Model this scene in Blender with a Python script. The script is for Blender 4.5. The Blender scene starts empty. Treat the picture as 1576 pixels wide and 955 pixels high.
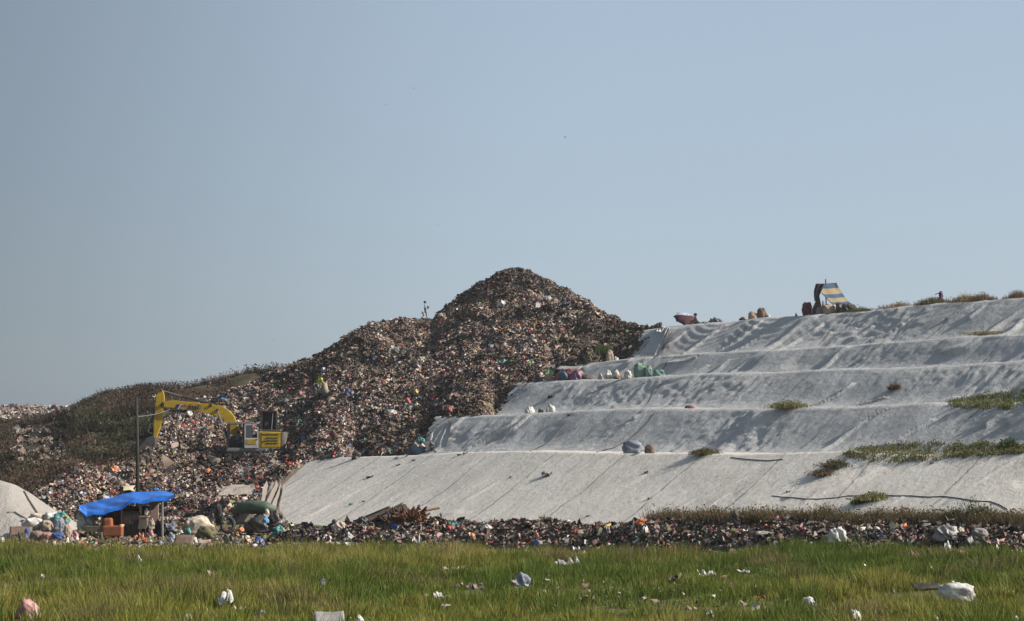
import bpy, bmesh, math, random
import numpy as np
from mathutils import Vector, Matrix, Euler
from mathutils.bvhtree import BVHTree

rng = np.random.default_rng(7)
random.seed(7)
scene = bpy.context.scene
COL = scene.collection

# ------------------------------------------------------------------ camera model
F = 3064.0; CX = 788.0; CY = 477.5; HOR = 700.0; CAMZ = 4.0
PITCH = math.atan((HOR - CY) / F)
CAM = Vector((0, 0, CAMZ))
_c, _s = math.cos(PITCH), math.sin(PITCH)

def ray(px, py):
    a = (px - CX) / F; b = -(py - CY) / F
    return (a, _c - b * _s, _s + b * _c)

def P(px, py, Y):
    d = ray(px, py); k = Y / d[1]
    return np.array((d[0] * k, Y, CAMZ + d[2] * k))

def zat(px, py, Y):
    d = ray(px, py); return CAMZ + d[2] / d[1] * Y

def to_px(p):
    x, y, z = p[..., 0], p[..., 1], p[..., 2] - CAMZ
    f = y * _c + z * _s; u = -y * _s + z * _c
    return CX + F * x / f, CY - F * u / f

def smooth(a, b, x):
    t = np.clip((np.asarray(x, float) - a) / (b - a), 0, 1); return t * t * (3 - 2 * t)

# ------------------------------------------------------------------ noise
_T = np.random.default_rng(11).random((8, 256, 256))

def vn(x, y, seed=0):
    x = np.asarray(x, float) + seed * 17.31; y = np.asarray(y, float) + seed * 9.77
    t = _T[seed % 8]
    xi = np.floor(x).astype(int); yi = np.floor(y).astype(int)
    fx = x - xi; fy = y - yi
    fx = fx * fx * (3 - 2 * fx); fy = fy * fy * (3 - 2 * fy)
    a = t[xi & 255, yi & 255]; b = t[(xi + 1) & 255, yi & 255]
    c = t[xi & 255, (yi + 1) & 255]; d = t[(xi + 1) & 255, (yi + 1) & 255]
    return (a * (1 - fx) + b * fx) * (1 - fy) + (c * (1 - fx) + d * fx) * fy - .5

def fbm(x, y, seed=0, octv=3):
    r = 0; a = 1; f = 1
    for i in range(octv):
        r = r + a * vn(np.asarray(x) * f, np.asarray(y) * f, seed + i); a *= .5; f *= 2.03
    return r

# ------------------------------------------------------------------ mesh / object helpers
def npmesh(name, V, faces, col=None, smooth_sh=False):
    """V (n,3); faces list of int arrays, each (k,3) or (k,4)"""
    V = np.asarray(V, np.float32).reshape(-1, 3)
    if not isinstance(faces, (list, tuple)): faces = [faces]
    me = bpy.data.meshes.new(name)
    li = np.concatenate([np.asarray(f, np.int32).ravel() for f in faces])
    cnt = np.concatenate([np.full(len(f), np.asarray(f).shape[1], np.int32) for f in faces])
    st = np.concatenate([[0], np.cumsum(cnt)[:-1]]).astype(np.int32)
    me.vertices.add(len(V)); me.vertices.foreach_set('co', V.ravel())
    me.loops.add(len(li)); me.loops.foreach_set('vertex_index', li)
    me.polygons.add(len(cnt)); me.polygons.foreach_set('loop_start', st)
    me.polygons.foreach_set('loop_total', cnt)
    if smooth_sh: me.polygons.foreach_set('use_smooth', np.ones(len(cnt), bool))
    me.update(calc_edges=True)
    if col is not None:
        c = np.ones((len(V), 4), np.float32); c[:, :3] = col
        at = me.color_attributes.new('Col', 'FLOAT_COLOR', 'POINT')
        at.data.foreach_set('color', c.ravel())
    return me

def link(name, me, mat=None, parent=None, loc=None, rot=None, scale=None):
    o = bpy.data.objects.new(name, me); COL.objects.link(o)
    if mat is not None and me is not None:
        for m in (mat if isinstance(mat, (list, tuple)) else [mat]): me.materials.append(m)
    if parent is not None: o.parent = parent
    if loc is not None: o.location = loc
    if rot is not None: o.rotation_euler = rot
    if scale is not None: o.scale = scale
    return o

def tag(o, label=None, cat=None, group=None, kind=None):
    if label: o['label'] = label
    if cat: o['category'] = cat
    if group: o['group'] = group
    if kind: o['kind'] = kind
    return o

def empty(name, loc, rz=0):
    o = bpy.data.objects.new(name, None); COL.objects.link(o)
    o.location = loc; o.rotation_euler = (0, 0, rz); o.empty_display_size = .3
    return o

def grid_faces(nr, nc):
    i = np.arange(nr * nc).reshape(nr, nc)
    return np.stack([i[:-1, :-1], i[:-1, 1:], i[1:, 1:], i[1:, :-1]], -1).reshape(-1, 4)

class MB:
    """collects boxes, prisms and tubes, links them as one mesh object"""
    def __init__(s): s.bm = bmesh.new()
    def box(s, c, size, rot=None, bev=0):
        r = bmesh.ops.create_cube(s.bm, size=1)
        M = Matrix.Translation(c) @ (Euler(rot).to_matrix().to_4x4() if rot else Matrix()) @ Matrix.Diagonal((*size, 1))
        bmesh.ops.transform(s.bm, matrix=M, verts=r['verts'])
        if bev:
            es = list({e for v in r['verts'] for e in v.link_edges})
            bmesh.ops.bevel(s.bm, geom=es, offset=bev, segments=2, profile=.6, affect='EDGES')
        return s
    def prism(s, pts, y0, y1, bev=0):
        """polygon of (x,z) extruded from y0 to y1"""
        a = [s.bm.verts.new((x, y0, z)) for x, z in pts]; b = [s.bm.verts.new((x, y1, z)) for x, z in pts]
        n = len(pts); fs = []
        fs.append(s.bm.faces.new(a)); fs.append(s.bm.faces.new(b[::-1]))
        for i in range(n): fs.append(s.bm.faces.new((a[i], b[i], b[(i + 1) % n], a[(i + 1) % n])))
        bmesh.ops.recalc_face_normals(s.bm, faces=fs)
        if bev:
            es = list({e for f in fs for e in f.edges})
            bmesh.ops.bevel(s.bm, geom=es, offset=bev, segments=2, profile=.6, affect='EDGES')
        return s
    def tube(s, pts, r, n=8, caps=True):
        pts = [Vector(p) for p in pts]; rings = []
        for i, p in enumerate(pts):
            t = (pts[min(i + 1, len(pts) - 1)] - pts[max(i - 1, 0)]).normalized()
            u = t.orthogonal().normalized() if i == 0 else (u - t * u.dot(t)).normalized()
            w = t.cross(u); rr = r[i] if isinstance(r, (list, tuple)) else r
            rings.append([s.bm.verts.new(p + (u * math.cos(a) + w * math.sin(a)) * rr)
                          for a in [2 * math.pi * k / n for k in range(n)]])
        for a, b in zip(rings, rings[1:]):
            for k in range(n): s.bm.faces.new((a[k], a[(k + 1) % n], b[(k + 1) % n], b[k]))
        if caps: s.bm.faces.new(rings[0][::-1]); s.bm.faces.new(rings[-1])
        return s
    def poly(s, pts):
        s.bm.faces.new([s.bm.verts.new(p) for p in pts]); return s
    def build(s, name, mat, parent=None, smooth_sh=False, solid=0):
        if solid:
            bmesh.ops.solidify(s.bm, geom=s.bm.faces[:], thickness=solid)
        me = bpy.data.meshes.new(name); s.bm.to_mesh(me); s.bm.free()
        if smooth_sh:
            for p in me.polygons: p.use_smooth = True
        return link(name, me, mat, parent)

# ------------------------------------------------------------------ materials
def newmat(name):
    m = bpy.data.materials.new(name); m.use_nodes = True
    nt = m.node_tree; b = nt.nodes['Principled BSDF']
    return m, nt, b

def nd(nt, t, **kw):
    n = nt.nodes.new(t)
    for k, v in kw.items(): setattr(n, k, v)
    return n

def noise_node(nt, scale, detail=4, rough=.6, vec=None):
    n = nd(nt, 'ShaderNodeTexNoise'); n.inputs['Scale'].default_value = scale
    n.inputs['Detail'].default_value = detail; n.inputs['Roughness'].default_value = rough
    if vec is not None: nt.links.new(vec, n.inputs['Vector'])
    return n

def ramp(nt, fac, stops):
    r = nd(nt, 'ShaderNodeValToRGB'); e = r.color_ramp.elements
    while len(e) < len(stops): e.new(.5)
    for el, (p, c) in zip(e, stops): el.position = p; el.color = (*c, 1)
    nt.links.new(fac, r.inputs['Fac']); return r

def mix(nt, fac, a, b, mode='MIX'):
    m = nd(nt, 'ShaderNodeMix', data_type='RGBA', blend_type=mode)
    for s, v in ((m.inputs['Factor'], fac), (m.inputs[6], a), (m.inputs[7], b)):
        if hasattr(v, 'is_linked') or hasattr(v, 'links'): nt.links.new(v, s)
        elif isinstance(v, (int, float)): s.default_value = v
        else: s.default_value = (*v, 1)
    return m.outputs[2]

def bump(nt, b, h, strength=.4, dist=.05):
    n = nd(nt, 'ShaderNodeBump'); n.inputs['Strength'].default_value = strength
    n.inputs['Distance'].default_value = dist
    nt.links.new(h, n.inputs['Height']); nt.links.new(n.outputs[0], b.inputs['Normal'])

_mc = {}
def plain(name, col, rough=.6, metal=0, var=.25, scale=6, bmp=.25, spec=.4, dirt=0):
    """one base colour broken up by noise"""
    k = (name, tuple(col), rough, metal)
    if k in _mc: return _mc[k]
    m, nt, b = newmat(name)
    co = nd(nt, 'ShaderNodeTexCoord').outputs['Object']
    n = noise_node(nt, scale, 5, .65, co)
    lo = tuple(c * (1 - var) for c in col); hi = tuple(min(1, c * (1 + var)) for c in col)
    r = ramp(nt, n.outputs[0], [(.3, lo), (.7, hi)])
    cc = r.outputs[0]
    if dirt:
        n2 = noise_node(nt, scale * .45, 6, .75, co); r2 = ramp(nt, n2.outputs[0], [(.42, (0, 0, 0)), (.68, (dirt,) * 3)])
        cc = mix(nt, r2.outputs[0], cc, (.11, .09, .07))
    nt.links.new(cc, b.inputs['Base Color'])
    b.inputs['Roughness'].default_value = rough; b.inputs['Metallic'].default_value = metal
    b.inputs['Specular IOR Level'].default_value = spec
    if bmp: bump(nt, b, n.outputs[0], bmp, .06)
    _mc[k] = m; return m

def attr_mat(name, rough=.6, trans=0, spec=.3, noise=0.0):
    m, nt, b = newmat(name)
    a = nd(nt, 'ShaderNodeAttribute', attribute_name='Col')
    c = a.outputs['Color']
    if noise:
        co = nd(nt, 'ShaderNodeTexCoord').outputs['Object']
        n = noise_node(nt, noise, 4, .6, co)
        r = ramp(nt, n.outputs[0], [(.3, (.55, .55, .55)), (.7, (1.25, 1.22, 1.2))])
        c = mix(nt, 1.0, c, r.outputs[0], 'MULTIPLY')
    nt.links.new(c, b.inputs['Base Color'])
    b.inputs['Roughness'].default_value = rough
    b.inputs['Specular IOR Level'].default_value = spec
    if trans:
        t = nd(nt, 'ShaderNodeBsdfTranslucent'); nt.links.new(c, t.inputs['Color'])
        x = nd(nt, 'ShaderNodeMixShader'); x.inputs[0].default_value = trans
        nt.links.new(b.outputs[0], x.inputs[1]); nt.links.new(t.outputs[0], x.inputs[2])
        nt.links.new(x.outputs[0], nt.nodes['Material Output'].inputs['Surface'])
    return m

M_TRASH = attr_mat('trash_mix', .62, 0, .22)
M_BLADE = attr_mat('grass_blades', .6, .35, .2)

def sheet_mat(name, base, dirt, seams=None, dirt_amt=.5, bst=.6):
    """non-woven cover sheet: warm grey-white, dusty stains in its own shape, overlap seams as dirty lines"""
    m, nt, b = newmat(name)
    uv = nd(nt, 'ShaderNodeUVMap', uv_map='UVMap').outputs[0]      # metres: along crest, up slope
    mp = nd(nt, 'ShaderNodeMapping'); nt.links.new(uv, mp.inputs[0]); mp.inputs['Scale'].default_value = (1, .35, 1)
    mp.inputs['Rotation'].default_value = (0, 0, .35)
    n1 = noise_node(nt, .55, 6, .68, mp.outputs[0]); n2 = noise_node(nt, 2.6, 6, .72, mp.outputs[0])
    n3 = noise_node(nt, 14, 3, .6, uv)
    r1 = ramp(nt, n1.outputs[0], [(.38, (0, 0, 0)), (.72, (1, 1, 1))])
    c = mix(nt, r1.outputs[0], base, tuple(.5 * (p + q) for p, q in zip(base, dirt)))
    r2 = ramp(nt, n2.outputs[0], [(.52, (0, 0, 0)), (.78, (dirt_amt,) * 3)])
    c = mix(nt, r2.outputs[0], c, dirt)
    r3 = ramp(nt, n3.outputs[0], [(.3, (.86, .86, .86)), (.7, (1.06, 1.06, 1.06))])
    c = mix(nt, 1.0, c, r3.outputs[0], 'MULTIPLY')
    mp2 = nd(nt, 'ShaderNodeMapping'); nt.links.new(uv, mp2.inputs[0]); mp2.inputs['Scale'].default_value = (.55, 1.6, 1); mp2.inputs['Rotation'].default_value = (0, 0, -.25)
    n4 = noise_node(nt, 1.7, 7, .78, mp2.outputs[0]); r4 = ramp(nt, n4.outputs[0], [(.60, (0, 0, 0)), (.70, (.75, .75, .75))])
    c = mix(nt, r4.outputs[0], c, tuple(.55 * q for q in dirt))
    if seams:
        per, off = seams
        sx = nd(nt, 'ShaderNodeSeparateXYZ'); nt.links.new(uv, sx.inputs[0])
        wob = nd(nt, 'ShaderNodeMath', operation='MULTIPLY_ADD'); nt.links.new(n1.outputs[0], wob.inputs[0])
        wob.inputs[1].default_value = 1.0; nt.links.new(sx.outputs[0], wob.inputs[2])
        ad = nd(nt, 'ShaderNodeMath', operation='ADD'); nt.links.new(wob.outputs[0], ad.inputs[0]); ad.inputs[1].default_value = off
        pp = nd(nt, 'ShaderNodeMath', operation='PINGPONG'); nt.links.new(ad.outputs[0], pp.inputs[0]); pp.inputs[1].default_value = per
        ml = nd(nt, 'ShaderNodeMath', operation='MULTIPLY'); nt.links.new(pp.outputs[0], ml.inputs[0]); ml.inputs[1].default_value = 1.0
        rs = ramp(nt, ml.outputs[0], [(.0, (.8, .8, .8)), (.045, (.5, .5, .5)), (.10, (0, 0, 0))])
        br = ramp(nt, n2.outputs[0], [(.36, (0, 0, 0)), (.52, (1, 1, 1))])
        f = mix(nt, 1.0, rs.outputs[0], br.outputs[0], 'MULTIPLY')
        c = mix(nt, f, c, (.09, .08, .07))
    nt.links.new(c, b.inputs['Base Color']); b.inputs['Roughness'].default_value = .85
    b.inputs['Specular IOR Level'].default_value = .2
    n6 = noise_node(nt, 3.4, 5, .7, uv); hs = nd(nt, 'ShaderNodeMath', operation='ADD'); nt.links.new(n2.outputs[0], hs.inputs[0]); nt.links.new(n6.outputs[0], hs.inputs[1])
    bump(nt, b, hs.outputs[0], bst, .16)
    return m

def soil_mat(name, stops, s1=.25, s2=3.0, bstr=.6):
    m, nt, b = newmat(name)
    co = nd(nt, 'ShaderNodeTexCoord').outputs['Object']
    n1 = noise_node(nt, s1, 6, .6, co); n2 = noise_node(nt, s2, 6, .7, co)
    ad = nd(nt, 'ShaderNodeMath', operation='ADD'); nt.links.new(n1.outputs[0], ad.inputs[0]); nt.links.new(n2.outputs[0], ad.inputs[1])
    hf = nd(nt, 'ShaderNodeMath', operation='MULTIPLY'); nt.links.new(ad.outputs[0], hf.inputs[0]); hf.inputs[1].default_value = .5
    r = ramp(nt, hf.outputs[0], stops); nt.links.new(r.outputs[0], b.inputs['Base Color'])
    b.inputs['Roughness'].default_value = .95; b.inputs['Specular IOR Level'].default_value = .1
    bump(nt, b, n2.outputs[0], bstr, .15)
    return m

# ------------------------------------------------------------------ bulk generators
_g3 = np.stack(np.meshgrid([-.5, 0, .5], [-.5, 0, .5], indexing='ij'), -1).reshape(9, 2)
_t3 = []
for i in range(2):
    for j in range(2):
        a = i * 3 + j; _t3 += [(a, a + 3, a + 4), (a, a + 4, a + 1)]
_t3 = np.array(_t3)
_oct = np.array([(1, 0, 0), (0, 1, 0), (-1, 0, 0), (0, -1, 0), (0, 0, 1), (0, 0, -1)], float) * .5
_to = np.array([(0, 1, 4), (1, 2, 4), (2, 3, 4), (3, 0, 4), (1, 0, 5), (2, 1, 5), (3, 2, 5), (0, 3, 5)])

def frames(N, nrm, spread):
    n = nrm + rng.normal(0, spread, (N, 3)); n /= np.linalg.norm(n, axis=1)[:, None] + 1e-9
    t = rng.normal(size=(N, 3)); t -= n * (t * n).sum(1)[:, None]; t /= np.linalg.norm(t, axis=1)[:, None] + 1e-9
    return t, np.cross(n, t), n

def litter(pos, nrm, size, col):
    """crumpled film scraps and lumps, one colour each -> V, tris, C"""
    N = len(pos); k = rng.random(N) < .62
    out = []
    for sel, film in ((k, True), (~k, False)):
        n = int(sel.sum())
        if not n: continue
        p, nr, s, c = pos[sel], nrm[sel], size[sel], col[sel]
        t, b, w = frames(n, nr, .75 if film else .4)
        asp = rng.uniform(.45, 1.0, n)
        if film:
            L = np.empty((n, 9, 3)); L[:, :, 0] = _g3[None, :, 0]; L[:, :, 1] = _g3[None, :, 1] * asp[:, None]
            L[:, :, :2] += rng.normal(0, .13, (n, 9, 2)); L[:, :, 2] = rng.normal(.12, .2, (n, 9)); T = _t3; m = 9
        else:
            L = np.repeat(_oct[None], n, 0) * np.stack([np.ones(n), asp, rng.uniform(.35, .8, n)], 1)[:, None, :]
            L += rng.normal(0, .11, (n, 6, 3)); L[:, :, 2] += .12; T = _to; m = 6
        L *= s[:, None, None]
        V = p[:, None] + L[:, :, :1] * t[:, None] + L[:, :, 1:2] * b[:, None] + L[:, :, 2:] * w[:, None]
        fc = (T[None] + (np.arange(n) * m)[:, None, None]).reshape(-1, 3)
        C = np.repeat(c, m, 0) * rng.uniform(.85, 1.12, (n * m, 1))
        out.append((V.reshape(-1, 3), fc, C))
    return merge(out)

def merge(parts):
    V, Fc, C, o = [], [], [], 0
    for v, f, c in parts:
        V.append(v); Fc.append(f + o); C.append(c); o += len(v)
    return np.concatenate(V), np.concatenate(Fc), np.concatenate(C)

def blades(pos, h, w, lean, col, tip=None, la=None):
    """grass blades: two tapered bent segments each"""
    N = len(pos); a = rng.uniform(0, 2 * np.pi, N); side = np.stack([np.cos(a), np.sin(a), 0 * a], 1)
    la = rng.uniform(0, 2 * np.pi, N) if la is None else la
    ld = np.stack([np.cos(la), np.sin(la), 0 * la], 1) * (lean * h)[:, None]
    up = np.zeros((N, 3)); up[:, 2] = h
    V = np.empty((N, 5, 3)); s = side * (w * .5)[:, None]
    V[:, 0] = pos - s; V[:, 1] = pos + s
    mid = pos + up * .55 + ld * .35
    V[:, 2] = mid - s * .8; V[:, 3] = mid + s * .8; V[:, 4] = pos + up + ld
    f = np.array([(0, 1, 3), (0, 3, 2), (2, 3, 4)])
    fc = (f[None] + (np.arange(N) * 5)[:, None, None]).reshape(-1, 3)
    if tip is None: tip = col
    C = np.empty((N, 5, 3)); C[:, :2] = col[:, None]; C[:, 2:4] = (.5 * (col + tip))[:, None]; C[:, 4] = tip
    return V.reshape(-1, 3), fc, C.reshape(-1, 3)

def leaves(pos, size, col):
    """small leaf quads with random facing"""
    N = len(pos); t, b, n = frames(N, np.tile((0, -.3, .6), (N, 1)), .9)
    L = size[:, None]
    V = np.stack([pos - t * L * .5, pos + b * L * .28, pos + t * L * .5, pos - b * L * .28], 1)
    fc = (np.array([(0, 1, 2), (0, 2, 3)])[None] + (np.arange(N) * 4)[:, None, None]).reshape(-1, 3)
    return V.reshape(-1, 3), fc, np.repeat(col, 4, 0)

PAL = {'black': (.028, .025, .026), 'char': (.052, .041, .035), 'brown': (.098, .066, .050), 'umber': (.155, .105, .080),
       'taupe': (.225, .168, .135), 'beige': (.36, .28, .215), 'cream': (.48, .40, .32), 'white': (.54, .53, .50), 'grey': (.25, .24, .23),
       'blueg': (.20, .23, .28), 'red': (.40, .045, .035), 'maroon': (.18, .04, .045), 'pink': (.42, .21, .20), 'orange': (.55, .17, .05),
       'blue': (.035, .085, .28), 'teal': (.03, .19, .18), 'green': (.06, .20, .07), 'yellow': (.52, .38, .06), 'olive': (.13, .12, .06)}
def pick(N, weights):
    ks = list(weights); w = np.array([weights[k] for k in ks], float); w /= w.sum()
    idx = rng.choice(len(ks), N, p=w)
    c = np.array([PAL[k] for k in ks])[idx]
    return c * rng.uniform(.65, 1.3, (N, 1)) * rng.uniform(.92, 1.08, (N, 3))
# ------------------------------------------------------------------ camera, world, sun
cam = bpy.data.cameras.new('camera'); camo = bpy.data.objects.new('camera', cam); COL.objects.link(camo)
camo.location = CAM; camo.rotation_euler = (math.pi / 2 + PITCH, 0, 0)
cam.sensor_width = 36; cam.lens = 36 * F / 1576; cam.clip_end = 5000; cam.clip_start = .5
scene.camera = camo

SUN = Vector((.84, -.10, .54)).normalized()
sun = bpy.data.lights.new('sun', 'SUN'); sun.energy = 5.0; sun.angle = math.radians(.6); sun.color = (1, .93, .83)
suno = bpy.data.objects.new('sun', sun); COL.objects.link(suno)
suno.rotation_euler = SUN.to_track_quat('Z', 'Y').to_euler()
w = bpy.data.worlds.new('World'); scene.world = w; w.use_nodes = True
nt = w.node_tree; bg = nt.nodes['Background']
sky = nt.nodes.new('ShaderNodeTexSky'); sky.sky_type = 'NISHITA'; sky.sun_disc = False
sky.sun_elevation = math.asin(SUN.z); sky.sun_rotation = math.atan2(SUN.x, SUN.y)
sky.altitude = 0; sky.air_density = 1.0; sky.dust_density = 1.8; sky.ozone_density = 1.5
skc = mix(nt, .75, sky.outputs[0], (2.3, 2.93, 3.72))
# the hazy air is brighter towards the sun's side of the sky
tcw = nd(nt, 'ShaderNodeTexCoord').outputs['Generated']; sxw = nd(nt, 'ShaderNodeSeparateXYZ'); nt.links.new(tcw, sxw.inputs[0])
mrw = nd(nt, 'ShaderNodeMapRange', interpolation_type='SMOOTHSTEP'); nt.links.new(sxw.outputs[0], mrw.inputs[0])
for i_, v_ in enumerate((-.38, .06, .50, 1.0)): mrw.inputs[i_ + 1].default_value = v_
cmb = nd(nt, 'ShaderNodeCombineXYZ')
for i_ in range(3): nt.links.new(mrw.outputs[0], cmb.inputs[i_])
skc = mix(nt, 1.0, skc, (.85, .82, .785), 'MULTIPLY'); skc = mix(nt, 1.0, skc, cmb.outputs[0], 'MULTIPLY')
nt.links.new(skc, bg.inputs['Color']); bg.inputs['Strength'].default_value = .13
scene.view_settings.view_transform = 'Standard'; scene.view_settings.look = 'None'
scene.view_settings.exposure = 0.70; scene.view_settings.gamma = 1
scene.cycles.max_bounces = 5; scene.cycles.diffuse_bounces = 2; scene.cycles.glossy_bounces = 2
scene.cycles.transmission_bounces = 3; scene.cycles.transparent_max_bounces = 4; scene.cycles.volume_bounces = 0
scene.cycles.caustics_reflective = False; scene.cycles.caustics_refractive = False

# ------------------------------------------------------------------ ground
def zg(x, y):
    x = np.asarray(x, float); y = np.asarray(y, float)
    return .66 * smooth(0, 18, x) * smooth(30, 62, y) + .10 * fbm(x * .09, y * .09, 3) + .05 * fbm(x * .5, y * .5, 4)

def loft_grid(X, Y): return np.stack([X, Y, zg(X, Y)], -1)
xs = np.concatenate([[-620, -300, -120, -70], np.arange(-48, 48.1, .5), [70, 120, 300, 620]])
ys = np.concatenate([[-620, -200, -40, 0, 15, 25], np.arange(32, 125, .5), [140, 160, 200, 300, 620]])
GX, GY = np.meshgrid(xs, ys)
M_GROUND = soil_mat('trampled_soil', [(.36, (.05, .055, .018)), (.47, (.09, .088, .03)), (.55, (.14, .12, .06)), (.68, (.24, .21, .15))])
me = npmesh('ground', loft_grid(GX, GY), grid_faces(*GX.shape), smooth_sh=True)
tag(link('ground', me, M_GROUND), kind='structure')

# ------------------------------------------------------------------ terraced, sheet covered slopes
NX, NY = .812, .583; DX, DY = -.583, .812
def plan(u, D): return u * DX + D * NX, u * DY + D * NY
CREST = [  # D, pixel line of the crest
    (67.3, [(200, 724), (420, 716), (462, 711), (520, 704), (600, 701), (640, 700), (700, 696), (800, 694), (960, 697), (1150, 698), (1300, 694), (1400, 700), (1500, 697), (1600, 691), (1900, 690)]),
    (74.5, [(200, 690), (600, 650), (660, 640), (690, 641), (800, 637), (900, 631), (1000, 627), (1080, 629), (1200, 627), (1300, 626), (1440, 619), (1530, 622), (1600, 615), (1900, 598)]),
    (81.5, [(200, 660), (700, 598), (815, 588), (900, 584), (960, 583), (1020, 578), (1100, 574), (1200, 572), (1300, 567), (1400, 565), (1500, 560), (1576, 554), (1900, 535)]),
    (87.0, [(200, 640), (800, 575), (900, 560), (950, 554), (1000, 549), (1100, 542), (1200, 538), (1300, 532), (1400, 524), (1500, 517), (1576, 514), (1900, 496)]),
    (94.5, [(200, 600), (900, 520), (1000, 507), (1020, 504), (1060, 499), (1110, 496), (1130, 495), (1180, 488), (1227, 486), (1300, 481), (1350, 477), (1400, 470), (1460, 465), (1520, 462), (1576, 457), (1900, 435)]),
]
TOE = [57.3, 69.6, 76.8, 83.8, 89.2]
U = np.arange(2, 160, .13)
def crest_z(k, u):
    D, ln = CREST[k]; x, y = plan(u, D)
    px = CX + F * x / y
    py = np.interp(px, [p[0] for p in ln], [p[1] for p in ln])
    return CAMZ + (HOR - py) / F * y

def terrace_rows(k, u):
    """rows of a slope from its toe over the rounded crest to the back of its bench"""
    D1 = CREST[k][0]; D0 = TOE[k]; zc = crest_z(k, u)
    x0, y0 = plan(u, D0)
    zt = zg(x0, y0) - .15 if k == 0 else crest_z(k - 1, u) - .08
    rows = []
    n = 46 if k == 0 else 50
    for i in range(n + 1):
        s = i / n; D = D0 + (D1 - D0) * s
        if k == 0: h = s - .04 * math.sin(math.pi * s)
        else:
            q = min(s / .89, 1); h = .945 * (q - .10 * math.sin(math.pi * q) - .03 * math.sin(2 * math.pi * q))
            if s > .89: e = (s - .89) / .11; h += .055 * (1 - (1 - e) ** 1.6)
        rows.append((D, zt + (zc - zt) * h))
    D2 = TOE[k + 1] if k < 4 else D1 + 3
    for i in range(1, 6):
        s = i / 5; rows.append((D1 + (D2 - D1) * s, zc + .10 * s - .05))
    return rows

def slope_wrinkle(k, u, D, s):
    """cloth folds: long creases up the slope plus lumps of what lies below"""
    amp = [.07, .27, .26, .22, .26][k]
    env = np.sin(np.pi * np.clip(s, 0, 1)) ** .5
    uw = u + 1.6 * fbm(u * .3, D * .35, 1 + k, 2); Dw = D + 1.1 * fbm(u * .33, D * .4, 3 + k, 2)   # warp so no crease repeats
    patch = smooth(-.25, .3, fbm(u * .11 + k * 7, D * .14, 4, 2))                 # tight and slack stretches
    r = amp * .55 * fbm(u * .30, D * .26, 2 + k, 2)
    r = r + amp * (.25 + .75 * patch) * (.26 * fbm(uw * 1.0, Dw * .8, 5 + k, 2) + .28 * fbm(uw * 2.1, Dw * 2.4, 1 + k, 2) + .20 * fbm(uw * 3.9, Dw * 3.3, 3 + k, 2) + .24 * fbm(uw * 3.0 + .5 * Dw, Dw * .45, 2 + k, 2))
    rid = 1 - np.abs(2 * vn(uw * .55 + (D - TOE[k]) * .22, Dw * .10, 6 + k)); r = r + amp * .8 * smooth(.86, 1.0, rid) * (vn(u * .2, D * .5, 2) > -.1)
    if k == 4:                                                                    # swags hanging from the top edge
        top = (CREST[k][0] - D); du = ((u + 1.5 * vn(u * .15, u * 0, 2)) % 6.4) - 3.2
        r = r + .06 * np.sin(2 * np.pi * (top - .11 * (3.2 ** 2 - du * du)) / .62 + 2 * vn(u * .4, D * .4, 3)) * np.exp(-np.clip(top, 0, 9) / 2.2) * smooth(-.3, .1, vn(u * .12, D * 0, 5))
    return r * (.25 + .75 * env)

LEFT = [([450, 455, 462], 0), ([652, 668, 690], 0), ([772, 790, 815], 0), ([892, 897, 905], 0), ([978, 992, 1010], 0)]
SHEETLABEL = ['pale grey cover sheet on the broad lowest slope, crossed by dark seams',
              'wrinkled grey cover sheet of the second slope, just above the broad lowest slope',
              'wrinkled grey cover sheet of the middle slope, below the row of green bags',
              'narrow low band of grey cover sheet behind the green and white bags',
              'uppermost draped grey cover sheet under the striped awning and dry weeds']
SHEET = [sheet_mat('cover_sheet_low', (.57, .535, .485), (.30, .27, .235), (3.1, .6), .8, .3)] + \
        [sheet_mat('cover_sheet_high', (.415, .415, .41), (.22, .22, .215), (4.7, 1.2), .8, .5)] * 4
terr_V, terr_F, terr_o = [], [], 0
def sheet_mesh(k, u):
    rows = terrace_rows(k, u); R = len(rows); n0 = R - 5
    Dm = np.array([r[0] for r in rows])[:, None] * np.ones_like(u)[None]
    Z = np.stack([r[1] for r in rows]); Um = np.broadcast_to(u, Z.shape)
    s = (Dm - TOE[k]) / (CREST[k][0] - TOE[k])
    wr = slope_wrinkle(k, Um, Dm, s) * np.where(s > 1, .15, 1)
    wr *= 1 - .75 * smooth(.82, .92, s) if k else 1
    # small scallops along the crest
    Z2 = Z + wr * .8 + np.where(s > .85, .05 * fbm(Um * .8, Um * 0 + k * 3.1, 2, 3), 0)
    X, Y = plan(Um - wr * 0, Dm - wr * .5)
    return np.stack([X, Y, Z2], -1), s, Um, Dm
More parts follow.
